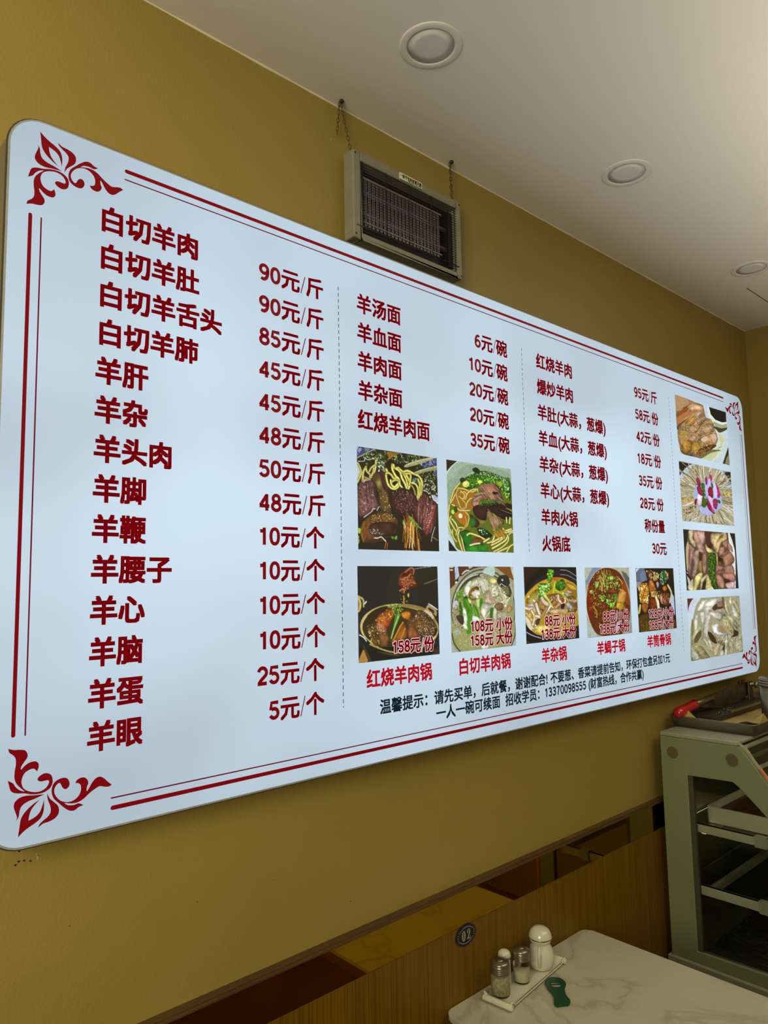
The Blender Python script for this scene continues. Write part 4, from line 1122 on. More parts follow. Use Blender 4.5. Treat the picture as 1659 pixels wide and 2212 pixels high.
for x, z0, z1 in ((0.930, -0.2423, 0.6345), (1.568, 0.0795, 0.6356), (2.4147, -0.244, 0.640)):
    d = MB(); n = int((z1 - z0) / 0.01365)
    for i in range(n + 1):
        z = EYE + z1 - i * 0.01365
        zb = max(z - 0.0078, EYE + z0)
        d.add([(x - 0.00085, L1, z), (x + 0.00085, L1, z), (x + 0.00085, L1, zb), (x - 0.00085, L1, zb)], [(0, 1, 2, 3)])
    d.build('dashed_divider', BLK, sign)
for mx in (0, 1):
    for mz in (0, 1):
        s = MB()
        for key, pts in ORNAMENT.items():
            q = []
            for p in pts:
                x = (0.3184 + 3.0346) - p[0] if mx else p[0]
                z = (0.7125 - 0.3368) - p[1] if mz else p[1]
                q.append((x, EYE + z, p[2]))
            g = prism(smooth_loop(q), L1, L1); s.add(g.v, g.f)
        s.build('corner_flourish', RED, sign)

def T(txt, l, r, em, zc, m=RED, bold=0.029, y=L1 - 0.0002, outline=False, rnd=False):
    o, ref = text_on_wall('menu_text', txt, l, r, em, EYE + zc, y, m, sign, bold, ORG, rnd=rnd)
    if outline:
        o2, _ = text_on_wall('menu_text_outline', txt, l, r, em, EYE + zc, y + 0.0002, WHT, sign, bold, ORG, ref, grow=0.05)
C1 = ['白切羊肉', '白切羊肚', '白切羊舌头', '白切羊肺', '羊肝', '羊杂', '羊头肉', '羊脚', '羊鞭', '羊腰子', '羊心', '羊脑', '羊蛋', '羊眼']
INK = {'白': .158, '羊': .055, '红': .05}; INKR = {'肉': .097, '肚': .03, '头': .04, '肺': .05, '肝': .03, '杂': .03, '脚': .05, '鞭': .03, '子': .04, '心': .03, '脑': .09, '蛋': .04, '眼': .04}
for i, s in enumerate(C1):
    em = 0.0467
    T(s, 0.4210 + INK[s[0]] * em, 0.4210 + (len(s) - INKR[s[-1]]) * em, em, 0.6160 - i * 0.06465, bold=0.036)
P1 = ['90元/斤', '90元/斤', '85元/斤', '45元/斤', '45元/斤', '48元/斤', '50元/斤', '48元/斤', '10元/个', '10元/个', '10元/个', '10元/个', '25元/个', '5元/个']
for i, s in enumerate(P1):
    l, r = (0.7328, 0.8892) if s.endswith('斤') else (0.7345, 0.8862)
    if s.startswith('25'): l, r = 0.7281, 0.8830
    if s.startswith('5元'): l, r = 0.7537, 0.8822
    T(s, l, r, 0.0455, 0.6140 - i * 0.06455)
for i, (s, l, r) in enumerate((('羊汤面', .9811, 1.1127), ('羊血面', .9811, 1.1127), ('羊肉面', .9811, 1.1127), ('羊杂面', .9811, 1.1127), ('红烧羊肉面', .979, 1.1994))):
    T(s, l, r, 0.0458, 0.6135 - i * 0.0645)
for i, (s, l, r) in enumerate((('6元/碗', 1.3724, 1.5038), ('10元/碗', 1.3485, 1.5021), ('20元/碗', 1.3460, 1.5010), ('20元/碗', 1.3450, 1.5000), ('35元/碗', 1.3434, 1.4993))):
    T(s, l, r, 0.0455, 0.6165 - i * 0.0649)
for i, (s, l, r) in enumerate((('红烧羊肉', 1.6326, 1.8092), ('爆炒羊肉', 1.6320, 1.8092), ('羊肚(大蒜，葱爆)', 1.6301, 1.9818), ('羊血(大蒜，葱爆)', 1.6297, 1.9818), ('羊杂(大蒜，葱爆)', 1.6290, 1.9815), ('羊心(大蒜，葱爆)', 1.6285, 1.9815), ('羊肉火锅', 1.6275, 1.8050), ('火锅底', 1.6267, 1.7613))):
    T(s, l, r, 0.0455, 0.6155 - i * 0.0728)
for i, (s, l, r) in enumerate((('95元/斤', 2.1709, 2.3256), ('58元/份', 2.1709, 2.3270), ('42元/份', 2.1706, 2.3280), ('18元/份', 2.1710, 2.3285), ('35元/份', 2.1706, 2.3290), ('28元/份', 2.1703, 2.3296), ('称份量', 2.1921, 2.3290), ('30元', 2.2331, 2.3326))):
    T(s, l, r, 0.0455, 0.6190 - i * 0.0734)
for s, l, r, z in (('158元/份', 1.0683, 1.1964, -.1320), ('108元/小份', 1.3238, 1.4847, -.1010), ('158元/大份', 1.3222, 1.4826, -.1348), ('88元/小份', 1.6234, 1.7699, -.1022), ('138元/大份', 1.6063, 1.7702, -.1361),
                   ('88元/小份', 1.9138, 2.0634, -.1025), ('138元/大份', 1.8938, 2.0620, -.1380), ('128元/小份', 2.1871, 2.3569, -.1052), ('168元/大份', 2.1870, 2.3538, -.1409)):
    T(s, l, r, 0.0345, z, y=L1 - 0.0008, outline=True, bold=0.030)
for s, l, r in (('红烧羊肉锅', .9920, 1.1868), ('白切羊肉锅', 1.2792, 1.4716), ('羊杂锅', 1.6037, 1.7202), ('羊蝎子锅', 1.8744, 2.0318), ('羊筒骨锅', 2.1674, 2.3263)):
    T(s, l, r, 0.0400, -0.1930, m=ROSE, bold=0.034, rnd=True)
T('温馨提示：请先买单，后就餐，谢谢配合! 不要葱、香菜请提前告知，环保打包盒另加1元', 1.0279, 2.3117, 0.0322, -0.2535, m=BLK, bold=0.026)
T('一人一碗可续面  招收学员：13370098555 (财富热线，合作共赢)', 1.1974, 2.1339, 0.0322, -0.2885, m=BLK, bold=0.026)

# ------------------------------------------------------------------ the eleven printed food pictures
# each is painted stroke by stroke on a small canvas, then printed as vertex colours on a flat sheet
def hexc(s): return np.array([int(s[i:i + 2], 16) / 255 for i in (0, 2, 4)])
def vnoise(h, w_, cells, rng):
    g = rng.random((cells + 2, cells + 2)); y = np.linspace(0, cells, h); x = np.linspace(0, cells, w_)
    yi = y.astype(int); xi = x.astype(int); fy = (y - yi)[:, None]; fx = (x - xi)[None, :]
    fy = fy * fy * (3 - 2 * fy); fx = fx * fx * (3 - 2 * fx)
    a = g[yi][:, xi]; b = g[yi][:, xi + 1]; c = g[yi + 1][:, xi]; d = g[yi + 1][:, xi + 1]
    return (a * (1 - fx) + b * fx) * (1 - fy) + (c * (1 - fx) + d * fx) * fy

class Canvas:
    def __init__(s, w_, h, seed):
        s.w, s.h = w_, h; s.a = np.zeros((h, w_, 3)); s.rng = np.random.default_rng(seed)
        s.n = 0.5 * vnoise(h, w_, 9, s.rng) + 0.3 * vnoise(h, w_, 26, s.rng) + 0.2 * vnoise(h, w_, 70, s.rng)
    def mask(s, P):
        P = np.asarray(P, float) * (s.w / 1000.0, s.h / 1000.0)
        x0, y0 = np.floor(P.min(0)).astype(int); x1, y1 = np.ceil(P.max(0)).astype(int) + 1
        x0, y0 = max(x0, 0), max(y0, 0); x1, y1 = min(x1, s.w), min(y1, s.h)
        if x1 <= x0 or y1 <= y0: return None
        X = np.arange(x0, x1)[None, :] + .5; Y = np.arange(y0, y1)[:, None] + .5
        m = np.zeros((y1 - y0, x1 - x0), bool)
        for (ax, ay), (bx, by_) in zip(P, np.roll(P, -1, 0)):
            if ay == by_: continue
            c = (ay > Y) != (by_ > Y)
            m ^= c & (X < (bx - ax) * (Y - ay) / (by_ - ay) + ax)
        return (slice(y0, y1), slice(x0, x1)), m
    def poly(s, c, P):
        r = s.mask(P)
        if r: s.a[r[0]][r[1]] = c
    def lump(s, c, P):
        """a piece of food: noisy tone, darker towards its own rim"""
        r = s.mask(P)
        if not r: return
        sl, m = r; P = np.asarray(P, float) * (s.w / 1000.0, s.h / 1000.0)
        ctr = P.mean(0); sz = P.max(0) - P.min(0) + 1
        Y, X = np.mgrid[sl[0].start:sl[0].stop, sl[1].start:sl[1].stop]
        d = np.full(X.shape, 1e9)
        for (ax, ay), (bx, by_) in zip(P[::1], np.roll(P, -1, 0)):
            vx, vy = bx - ax, by_ - ay; l2 = vx * vx + vy * vy + 1e-9
            t = np.clip(((X - ax) * vx + (Y - ay) * vy) / l2, 0, 1)
            d = np.minimum(d, np.hypot(X - ax - t * vx, Y - ay - t * vy))
        rim = np.clip(d / (0.22 * sz.min()), 0, 1)
        g = 0.72 + 0.38 * rim + 0.12 * ((ctr[0] - X) / sz[0] + (ctr[1] - Y) / sz[1]) + 0.9 * (s.n[sl] - 0.5)
        col = np.clip(np.asarray(c)[None, None, :] * g[..., None], 0, 1)
        s.a[sl][m] = col[m]
    def line(s, wd, c, P, tube=False):
        P = np.asarray(P, float) * (s.w / 1000.0, s.h / 1000.0); r = wd * s.w / 1000.0 / 2
        x0, y0 = np.floor(P.min(0) - r - 1).astype(int); x1, y1 = np.ceil(P.max(0) + r + 1).astype(int)
        x0, y0 = max(x0, 0), max(y0, 0); x1, y1 = min(x1, s.w), min(y1, s.h)
        if x1 <= x0 or y1 <= y0: return
        Y, X = np.mgrid[y0:y1, x0:x1] + .5; d = np.full(X.shape, 1e9)
        for (ax, ay), (bx, by_) in zip(P[:-1], P[1:]):
            vx, vy = bx - ax, by_ - ay; l2 = vx * vx + vy * vy + 1e-9
            t = np.clip(((X - ax) * vx + (Y - ay) * vy) / l2, 0, 1)
            d = np.minimum(d, np.hypot(X - ax - t * vx, Y - ay - t * vy))
        v = s.a[y0:y1, x0:x1]; c = np.asarray(c)
        if tube:
            rr = r * 1.3; m = d < rr; q = np.clip(d / rr, 0, 1)
            g = 1.14 - 0.85 * q ** 2.4
            v[m] = np.clip(c[None, :] * g[m][:, None], 0, 1)
        else:
            v[d < max(r, 0.7)] = c
    def scatter(s, n, size, cols, P, hair=None):
        r = s.mask(P)
        if not r: return
        sl, m = r; ys, xs = np.nonzero(m)
        if len(ys) == 0: return
        for i in range(n):
            k = s.rng.integers(len(ys)); x = (xs[k] + sl[1].start) * 1000 / s.w; y = (ys[k] + sl[0].start) * 1000 / s.h
            c = cols[s.rng.integers(len(cols))] * (0.85 + 0.3 * s.rng.random())
            if hair is None:
                a = s.rng.random() * 6.283; e = 0.35 + 0.65 * s.rng.random(); z = size * (0.5 + 0.8 * s.rng.random()) * 0.6
                q = [(x + z * (math.cos(t) * math.cos(a) - e * math.sin(t) * math.sin(a)), y + z * (math.cos(t) * math.sin(a) + e * math.sin(t) * math.cos(a))) for t in np.arange(0, 6.28, 0.9)]
                s.poly(np.clip(c, 0, 1), q)
            else:
                a = math.radians(hair[1] + s.rng.normal() * 9); l = hair[0] * (0.5 + 0.6 * s.rng.random()) / 2
                s.line(size, np.clip(c, 0, 1), [(x - l * math.cos(a), y - l * math.sin(a)), (x + l * math.cos(a), y + l * math.sin(a))])

def open_curve(pts, k=4):
    out = []; n = len(pts)
    for i in range(n - 1):
        p0 = pts[max(0, i - 1)]; p1 = pts[i]; p2 = pts[i + 1]; p3 = pts[min(n - 1, i + 2)]
        for j in range(k):
            t = j / k
            out.append(tuple(0.5 * (2 * p1[d] + (p2[d] - p0[d]) * t + (2 * p0[d] - 5 * p1[d] + 4 * p2[d] - p3[d]) * t * t + (3 * p1[d] - p0[d] - 3 * p2[d] + p3[d]) * t ** 3) for d in (0, 1)))
    out.append(pts[-1]); return out

def paint(name, amp, lines, W, H):
    cv = Canvas(W * 2, H * 2, sum(map(ord, name)))
    PT = lambda ts: [tuple(map(float, t.split(','))) for t in ts if ',' in t]
    for ln in lines:
        tk = ln.split(); k = tk[0]; pts = PT(tk)
        if k == 'F': cv.a[:] = hexc(tk[1])
        elif k == 'P': cv.poly(hexc(tk[1]), smooth_loop(pts, 4))
        elif k == 'Q': cv.poly(hexc(tk[1]), pts)
        elif k == 'M': cv.lump(hexc(tk[1]), smooth_loop(pts, 3))
        elif k in 'LT': cv.line(float(tk[1]), hexc(tk[2]), open_curve(pts), k == 'T')
        elif k == 'S':
            cv.rng = np.random.default_rng(int(tk[1])); cv.scatter(int(int(tk[2]) * 1.6), float(tk[3]), [hexc(t) for t in tk[4:] if ',' not in t], pts)
        elif k == 'H':
            cv.rng = np.random.default_rng(int(tk[1])); num = [t for t in tk[1:] if ',' not in t]
            n, ln_, wd = int(num[1]), float(num[2]) * 0.6, float(num[3]) * 0.6; ang = float(num[-1])
            cv.scatter(n, wd, [hexc(t) for t in num[4:-1]], pts, (ln_, ang))
        elif k == 'R':     # slices fanned round a centre
            rg = np.random.default_rng(int(tk[1])); n = int(tk[2]); c0 = pts[0]; ri, ro = pts[1], pts[2]; cols = [hexc(t) for t in tk[7:] if ',' not in t]
            for i in range(n):
                a = rg.random() * 6.283; u0 = rg.uniform(0.0, 0.5); u1 = u0 + rg.uniform(0.3, 0.6)
                p = []
                for u in (u0, (u0 + u1) / 2, u1):
                    an = a + 0.05 * math.sin(u * 9 + i); p.append((c0[0] + (ri[0] + (ro[0] - ri[0]) * u) * math.cos(an), c0[1] + (ri[1] + (ro[1] - ri[1]) * u) * math.sin(an)))
                cv.line(rg.uniform(6, 20), cols[rg.integers(len(cols))] * rg.uniform(0.85, 1.1), p)
    rg = np.random.default_rng(5); g = 1 + amp * 2.0 * (0.6 * vnoise(H * 2, W * 2, 90, rg) + 0.4 * vnoise(H * 2, W * 2, 40, rg) - 0.5)
    a = np.clip(cv.a * g[..., None], 0, 1)
    return a.reshape(H, 2, W, 2, 3).mean((1, 3))

def photo_mat():
    m, nt, b = new_mat('backlit_photo_print')
    at = nt.nodes.new('ShaderNodeAttribute'); at.attribute_name = 'print'
    nt.links.new(at.outputs['Color'], b.inputs['Emission Color']); b.inputs['Emission Strength'].default_value = 1.0
    b.inputs['Base Color'].default_value = (0.02, 0.02, 0.02, 1); b.inputs['Roughness'].default_value = 0.5; b.inputs['Specular IOR Level'].default_value = 0.15
    return m
M['photo'] = photo_mat()
blocks = [b_ for b_ in ART.strip().split('@') if b_.strip()]
for blk in blocks:
    ls_ = blk.strip().split('\n'); nm, amp = ls_[0].split(); x0, x1, z0, z1 = PHOTO_RECT[nm]
    W_ = 190 if x1 - x0 < 0.3 else 150; H_ = 220 if nm in ('ph1', 'ph2') else 180
    img = paint(nm, float(amp), ls_[1:], W_, H_)
    img = np.where(img <= 0.04045, img / 12.92, ((img + 0.055) / 1.055) ** 2.4)
    gx = np.linspace(x0, x1, W_) - ORG[0]; gz = EYE + np.linspace(z1, z0, H_) - ORG[2]
    co_ = np.zeros((H_, W_, 3)); co_[..., 0] = gx[None, :]; co_[..., 1] = -0.0005; co_[..., 2] = gz[:, None]
    idx = np.arange(H_ * W_).reshape(H_, W_)
    q = np.stack([idx[:-1, :-1], idx[1:, :-1], idx[1:, 1:], idx[:-1, 1:]], -1).reshape(-1, 4)
    me = bpy.data.meshes.new('food_photo'); me.vertices.add(H_ * W_); me.vertices.foreach_set('co', co_.ravel())
    me.loops.add(q.size); me.loops.foreach_set('vertex_index', q.ravel().astype(np.int32))
    me.polygons.add(len(q)); me.polygons.foreach_set('loop_start', np.arange(0, q.size, 4, dtype=np.int32)); me.polygons.foreach_set('loop_total', np.full(len(q), 4, dtype=np.int32))
    at = me.color_attributes.new('print', 'FLOAT_COLOR', 'POINT')
    at.data.foreach_set('color', np.concatenate([img, np.ones((H_, W_, 1))], -1).astype(np.float32).ravel())
    me.update(); me.materials.append(M['photo'])
    o = bpy.data.objects.new('food_photo', me); COL.objects.link(o); o.parent = sign
    o['label'] = {'ph1': 'photo of noodles with braised meat and chopsticks', 'ph2': 'photo of noodle soup in white bowl with greens', 'ph3': 'photo of stew pot with meat lifted above it',
                  'ph4': 'photo of steel pot of pale sliced meat and leeks', 'ph5': 'photo of black bowl of yellow soup with coriander', 'ph6': 'photo of red oily stew with green herbs',
                  'ph7': 'photo of glazed bones with a green herb', 'ph8': 'photo of sliced cooked meat beside dark dipping sauce', 'ph9': 'photo of slices fanned round purple orchids',
                  'ph10': 'photo of pink and yellow sliced offal', 'ph11': 'photo of pale tripe strips'}[nm]

# ------------------------------------------------------------------ electric insect killer hung on chains
M['zap_case'] = mat('aged_white_plastic', (0.22, 0.21, 0.145), 0.5, var=0.08, vscale=25)
M['zap_dark'] = mat('insect_killer_dark_inside', (0.012, 0.009, 0.014), 0.35, var=0.3, vscale=9)
M['wire'] = mat('black_coated_wire', (0.02, 0.018, 0.018), 0.45)
M['coil'] = mat('dull_grey_electrode_wire', (0.25, 0.225, 0.215), 0.45, 0.3)
M['uvtube'] = mat('unlit_violet_tube', (0.23, 0.17, 0.36), 0.25, var=0.1)
M['chain'] = mat('dull_steel_chain', (0.085, 0.07, 0.03), 0.5, 0.3)
M['sticker'] = mat('cream_sticker', (0.72, 0.66, 0.45), 0.6, var=0.03)
M['green'] = mat('green_sticker_stripe', (0.02, 0.16, 0.07), 0.5)
M['ink'] = mat('dark_green_ink', (0.035, 0.06, 0.03), 0.6)
ZF = 1.165; ZB = 1.2
zx0, zx1, zz0, zz1 = 0.990, 1.352, EYE + 0.774, EYE + 0.981
zap = thing('insect_killer', 'grey wall-hung electric insect killer with wire grille above the sign', 'insect killer', (0.99, ZF, zz0))
frame = MB()
gx0, gx1, gz0, gz1 = 1.012, 1.334, EYE + 0.789, EYE + 0.960
for a, b in (((zx0, zz0), (gx0, zz1)), ((gx1, zz0), (zx1, zz1)), ((gx0, gz1), (gx1, zz1)), ((gx0, zz0), (gx1, gz0))):
    frame.box((a[0], ZF, a[1]), (b[0], ZB, b[1]))
fr = frame.build('case_frame', M['zap_case'], zap, bevel=0.003)
MB().box((gx0 + .0005, ZB - 0.004, gz0 + .0005), (gx1 - .0005, ZB - 0.001, gz1 - .0005)).build('back_plate', M['zap_dark'], zap)
ribs = MB()
for i in range(4): ribs.box((zx0 - 0.0012, ZF + 0.008 + i * 0.007, zz0 + 0.012), (zx0 + 0.0005, ZF + 0.0105 + i * 0.007, zz1 - 0.012))
ribs.build('side_rib', M['zap_case'], zap, bevel=0.0006)
for x, z in ((zx0 + .006, zz1 - .008), (zx0 + .006, zz0 + .008), (zx1 - .006, zz1 - .008), (zx1 - .006, zz0 + .008)):
    s = MB(); s.tube([(x, ZF - 0.0012, z), (x, ZF + 0.001, z)], 0.0022, 10); s.build('screw', M['black'], zap)
g = MB(); n = 26
for i in range(n + 1):
    z = gz0 + 0.001 + (gz1 - gz0 - 0.002) * i / n
    g.tube([(gx0 - 0.002, ZF + 0.0035, z), (gx1 + 0.002, ZF + 0.0035, z)], 0.00065, 4)
for x in (1.0185, 1.0905, 1.1668, 1.2425, 1.327):
    g.tube([(x, ZF + 0.0022, gz0), (x, ZF + 0.0022, gz1)], 0.0009, 5)
g.tube([(0.9976, ZF - 0.0012, EYE + 0.8035), (1.338, ZF - 0.0012, EYE + 0.8035)], 0.0011, 5)
g.build('wire_grille', M['wire'], zap)
co = MB(); cx0, cx1, cz0, cz1 = 1.031, 1.284, EYE + 0.817, EYE + 0.929
N_ = 21
for i in range(N_):
    x = cx0 + (cx1 - cx0) * (i + 0.5) / N_; h = 0.0024
    pts = [(x - h, ZF + 0.013, cz1), (x - h, ZF + 0.013, cz0 + h)] + [(x - h * math.cos(q), ZF + 0.013, cz0 + h - h * math.sin(q)) for q in (0.8, 1.57, 2.3)] + [(x + h, ZF + 0.013, cz0 + h), (x + h, ZF + 0.013, cz1)]
    co.tube(pts, 0.0013, 5)
co.box((cx0 - 0.006, ZF + 0.0118, cz1), (cx1 + 0.006, ZF + 0.0142, cz1 + 0.004)); co.box((cx0 - 0.006, ZF + 0.0118, cz0 + 0.007), (cx1 + 0.006, ZF + 0.0142, cz0 + 0.0095))
co.build('electrode_coil', M['coil'], zap)
for z in (EYE + 0.850, EYE + 0.902):
    t = MB(); t.tube([(gx0 + 0.004, ZF + 0.0235, z), (gx1 - 0.004, ZF + 0.0235, z)], 0.0066, 12); t.build('violet_tube', M['uvtube'], zap)
for x in (gx0 + 0.009, gx1 - 0.013):
    MB().box((x - 0.007, ZF + 0.011, gz0 + 0.012), (x + 0.007, ZB - 0.004, gz1 - 0.012)).build('tube_holder', M['zap_dark'], zap, bevel=0.001)
lab = MB().box((1.1335, ZF - 0.0008, EYE + 0.9610), (1.2095, ZF + 0.0002, EYE + 0.9800)).build('paper_label', M['sticker'], zap)
st = MB().box((1.1335, ZF - 0.0011, EYE + 0.9612), (1.2095, ZF - 0.0007, EYE + 0.9638)).build('green_stripe', M['green'], lab)
zo = Vector((0.99, ZF, zz0))
t1, _ = text_on_wall('label_text', '一级节电杀蚊速灭器', 1.1355, 1.2075, 0.0098, EYE + 0.9733, ZF - 0.0011, M['ink'], lab, 0.03, zo)
t2, _ = text_on_wall('label_text', '节能 高效 环保 安全', 1.160, 1.206, 0.0040, EYE + 0.9665, ZF - 0.0011, M['ink'], lab, 0.02, zo)

def chain(mb, a, b, link=0.0130, wob=0.0):
    a, b = Vector(a), Vector(b); L = (b - a).length; n = max(2, round(L / (link * 0.78))); d = (b - a) / n; t = d.normalized()
    s1 = t.orthogonal().normalized(); s2 = t.cross(s1)
    for i in range(n):
        c_ = a + d * (i + 0.5) + s1 * (wob * math.sin(i * 1.7))
        s = s1 if i % 2 else s2
        s = (s + t * 0.25 * math.sin(i * 2.3)).normalized()
        P = []
        for q in range(10):
            an = 2 * math.pi * q / 10
            P.append(c_ + t * (math.cos(an) * link / 2) + s * (math.sin(an) * link * 0.22))
        mb.tube(P, 0.0008, 4, closed=True)
    return mb
H1 = (0.975, 1.189, CZ - 0.006); H2 = (1.341, 1.186, CZ - 0.006)
chain(MB(), H1, (0.998, 1.181, zz1 - 0.001), wob=0.0006).build('hanging_chain', M['chain'], zap)
chain(MB(), (H1[0] - 0.003, H1[1], H1[2]), (0.9655, 1.191, EYE + 1.015), wob=0.001).build('loose_chain_end', M['chain'], zap)
chain(MB(), H2, (1.334, 1.181, zz1 - 0.001), wob=0.001).build('hanging_chain', M['chain'], zap)
chain(MB(), (H2[0] - 0.004, H2[1], H2[2]), (1.339, 1.180, EYE + 0.985), wob=0.0015).build('loose_chain_end', M['chain'], zap)
for p, lb in ((H1, 'dark screw hook in the ceiling above left end of insect killer'), (H2, 'dark screw hook in the ceiling above right end of insect killer')):
    h = thing('ceiling_hook', lb, 'hook', (p[0], p[1], CZ))
    s = MB(); s.lathe((p[0] + 0.001, p[1] - 0.003, CZ), [(0.0005, -0.0001), (0.0048, -0.0008), (0.0056, -0.004), (0.004, -0.0072), (0.0005, -0.0082)], 12); s.build('plug', M['black'], h)
    P = [(p[0] + 0.0035 * math.cos(a) - 0.001, p[1], CZ - 0.0075 + 0.0035 * math.sin(a)) for a in [math.radians(v) for v in range(-200, 91, 30)]]
    MB().tube(P, 0.0007, 5).build('hook_wire', M['chain'], h)

# ------------------------------------------------------------------ table number badge on the panelling
M['badge'] = mat('dark_navy_badge', (0.006, 0.007, 0.018), 0.5)
M['badge_mark'] = mat('pale_gold_badge_print', (0.36, 0.30, 0.13), 0.4, 0.2)
M['badge_line'] = mat('pale_grey_badge_print', (0.30, 0.31, 0.30), 0.4)
bx, bz, by = 1.3275, EYE - 0.8175, WY - 0.011
bd = thing('table_number_badge', 'round dark blue badge reading 02 stuck on wood panelling', 'badge', (bx, by, bz))
def ell(cx, cz, rx, rz, n=48, a0=0, a1=360): return [(cx + rx * math.cos(math.radians(a0 + (a1 - a0) * i / n)), cz + rz * math.sin(math.radians(a0 + (a1 - a0) * i / n))) for i in range(n if a1 - a0 == 360 else n + 1)]
BRX, BRZ = 0.0345, 0.0235
prism(ell(bx, bz, BRX, BRZ), by - 0.003, by + 0.0002).build('plate', M['badge'], bd, bevel=0.0008)
fy = by - 0.0033
def arcstrip(a0, a1):
    o = ell(bx, bz, BRX * 0.78, BRZ * 0.78, 20, a0, a1); i = ell(bx, bz, BRX * 0.74, BRZ * 0.73, 20, a0, a1)
    return prism(o + i[::-1], fy, fy)
for a0, a1 in ((35, 145), (215, 325)): arcstrip(a0, a1).build('arc_line', M['badge_line'], bd)
zero = prism(ell(bx - 0.0085, bz - 0.0002, 0.0064, 0.0115, 32), fy, fy, holes=[ell(bx - 0.0085, bz - 0.0002, 0.0018, 0.0098, 24)])
zero.build('digit', M['badge_mark'], bd)
two = [(-.9, .45), (-.78, .85), (-.3, 1.02), (.25, 1.0), (.72, .78), (.85, .38), (.62, 0), (.1, -.35), (-.35, -.68), (-.2, -.62), (.15, -.72), (.5, -.78), (.7, -.6), (.82, -.35), (.92, -.38), (.82, -.85), (.5, -1.05), (.15, -.98), (-.2, -.85), (-.55, -.9), (-.8, -1.05), (-.95, -1.0), (-.85, -.72), (-.4, -.3), (0, .1), (.22, .45), (.15, .8), (-.15, .88), (-.45, .78), (-.35, .62), (-.3, .4), (-.5, .25), (-.78, .28)]
prism(smooth_loop([(bx + 0.0093 + 0.0064 * x, bz - 0.0002 + 0.0112 * z) for x, z in two], 3), fy, fy).build('digit', M['badge_mark'], bd)
for sx in (-1, 1):
    s = MB()
    for i in range(5):
        a = math.radians((180 if sx < 0 else 0) + (i - 2) * 15); x = bx + BRX * 0.82 * math.cos(a); z = bz + BRZ * 0.82 * math.sin(a)
        s.add([(x - .0012, fy, z - .0011), (x + .0012, fy, z - .0011), (x + .0012, fy, z + .0011), (x - .0012, fy, z + .0011)], [(0, 1, 2, 3)])
    s.build('side_lettering', M['badge_mark'], bd)

# ------------------------------------------------------------------ marble table
TZ = 0.75
TX0, TX1, TY0, TY1 = 1.243, 1.8215, 0.43, 1.1965
M['tedge'] = mat('brown_table_edge', (0.16, 0.075, 0.03), 0.35, var=0.15)
M['tleg'] = mat('black_cast_iron', (0.03, 0.03, 0.03), 0.5, 0.4)
table = thing('dining_table', 'small rectangular dining table with white veined marble top against the panelling', 'table', (1.53, 0.82, 0))
top = rounded_rect(TX0, TX1, TY0, TY1, 0.03)
prism(top, TZ - 0.010, TZ, axes='xy').build('marble_top', M['marble'], table, bevel=0.0012)
low = rounded_rect(TX0 + 0.002, TX1 - 0.002, TY0 + 0.002, TY1 - 0.002, 0.029)
prism(low, TZ - 0.034, TZ - 0.0105, axes='xy').build('edge_band', M['tedge'], table)
a = MB(); a.lathe((1.53, 0.82, 0), [(0.035, 0.03), (0.032, 0.7)], 20); a.build('column', M['tleg'], table)
a = MB(); a.box((1.30, 0.79, 0.0), (1.76, 0.85, 0.03)); a.box((1.50, 0.55, 0.0), (1.56, 1.09, 0.029)); a.build('foot_cross', M['tleg'], table, bevel=0.006)
a = MB(); a.box((1.38, 0.67, 0.70), (1.68, 0.97, 0.7155)); a.build('top_plate', M['tleg'], table, bevel=0.002)

# ------------------------------------------------------------------ condiment set
M['china'] = mat('glazed_white_china', (0.60, 0.57, 0.42), 0.12, var=0.02, coat=0.4)
M['steel'] = mat('dull_steel', (0.27, 0.24, 0.175), 0.3, 0.85, var=0.1)
M['gold'] = mat('worn_gold_line', (0.35, 0.26, 0.10), 0.3, 0.8)
M['glass'] = mat('clear_glass', (0.98, 1.0, 0.97), 0.02, trans=1.0, var=0.0, ior=1.18)
M['pepper'] = mat('ground_pepper', (0.50, 0.43, 0.24), 0.9, var=0.35, vscale=160)
M['salt'] = mat('white_salt', (0.80, 0.72, 0.50), 0.9, var=0.05, vscale=160)
TA = math.radians(7.0); tcx, tcy = 1.4815, 1.1435
def tl(u, v, z=0.0):      # along / across the tray
    return (tcx + u * math.cos(TA) - v * math.sin(TA), tcy + u * math.sin(TA) + v * math.cos(TA), TZ + z)
tray = thing('condiment_tray', 'narrow white china tray with rolled ends holding the shakers and pot', 'tray', (tcx, tcy, TZ))
HL, HW = 0.131, 0.0375
t = MB(); nu, nv = 30, 12; rows = []
def trz(u, v):
    e = abs(v) / HW
    z = 0.004 + 0.0075 * max(0, (e - 0.72) / 0.28) ** 2
    q = abs(u) / HL
    if q > 0.88: z += 0.010 * math.sin(min(1, (q - 0.88) / 0.12) * math.pi * 0.62)
    return z
for i in range(nu + 1):
    u = -HL + 2 * HL * i / nu; rows.append([tl(u, -HW + 2 * HW * j / nv, trz(u, -HW + 2 * HW * j / nv)) for j in range(nv + 1)])
t.sheet(rows)
rb = [[tl(-HL + 2 * HL * i / nu, -HW + 2 * HW * j / nv, max(0.0003, trz(-HL + 2 * HL * i / nu, -HW + 2 * HW * j / nv) - 0.0036)) for j in range(nv + 1)] for i in range(nu + 1)]
t.sheet(rb)
ring = [rows[i][0] for i in range(nu + 1)] + [rows[nu][j] for j in range(1, nv + 1)] + [rows[i][nv] for i in range(nu - 1, -1, -1)] + [rows[0][j] for j in range(nv - 1, 0, -1)]
rbr = [rb[i][0] for i in range(nu + 1)] + [rb[nu][j] for j in range(1, nv + 1)] + [rb[i][nv] for i in range(nu - 1, -1, -1)] + [rb[0][j] for j in range(nv - 1, 0, -1)]
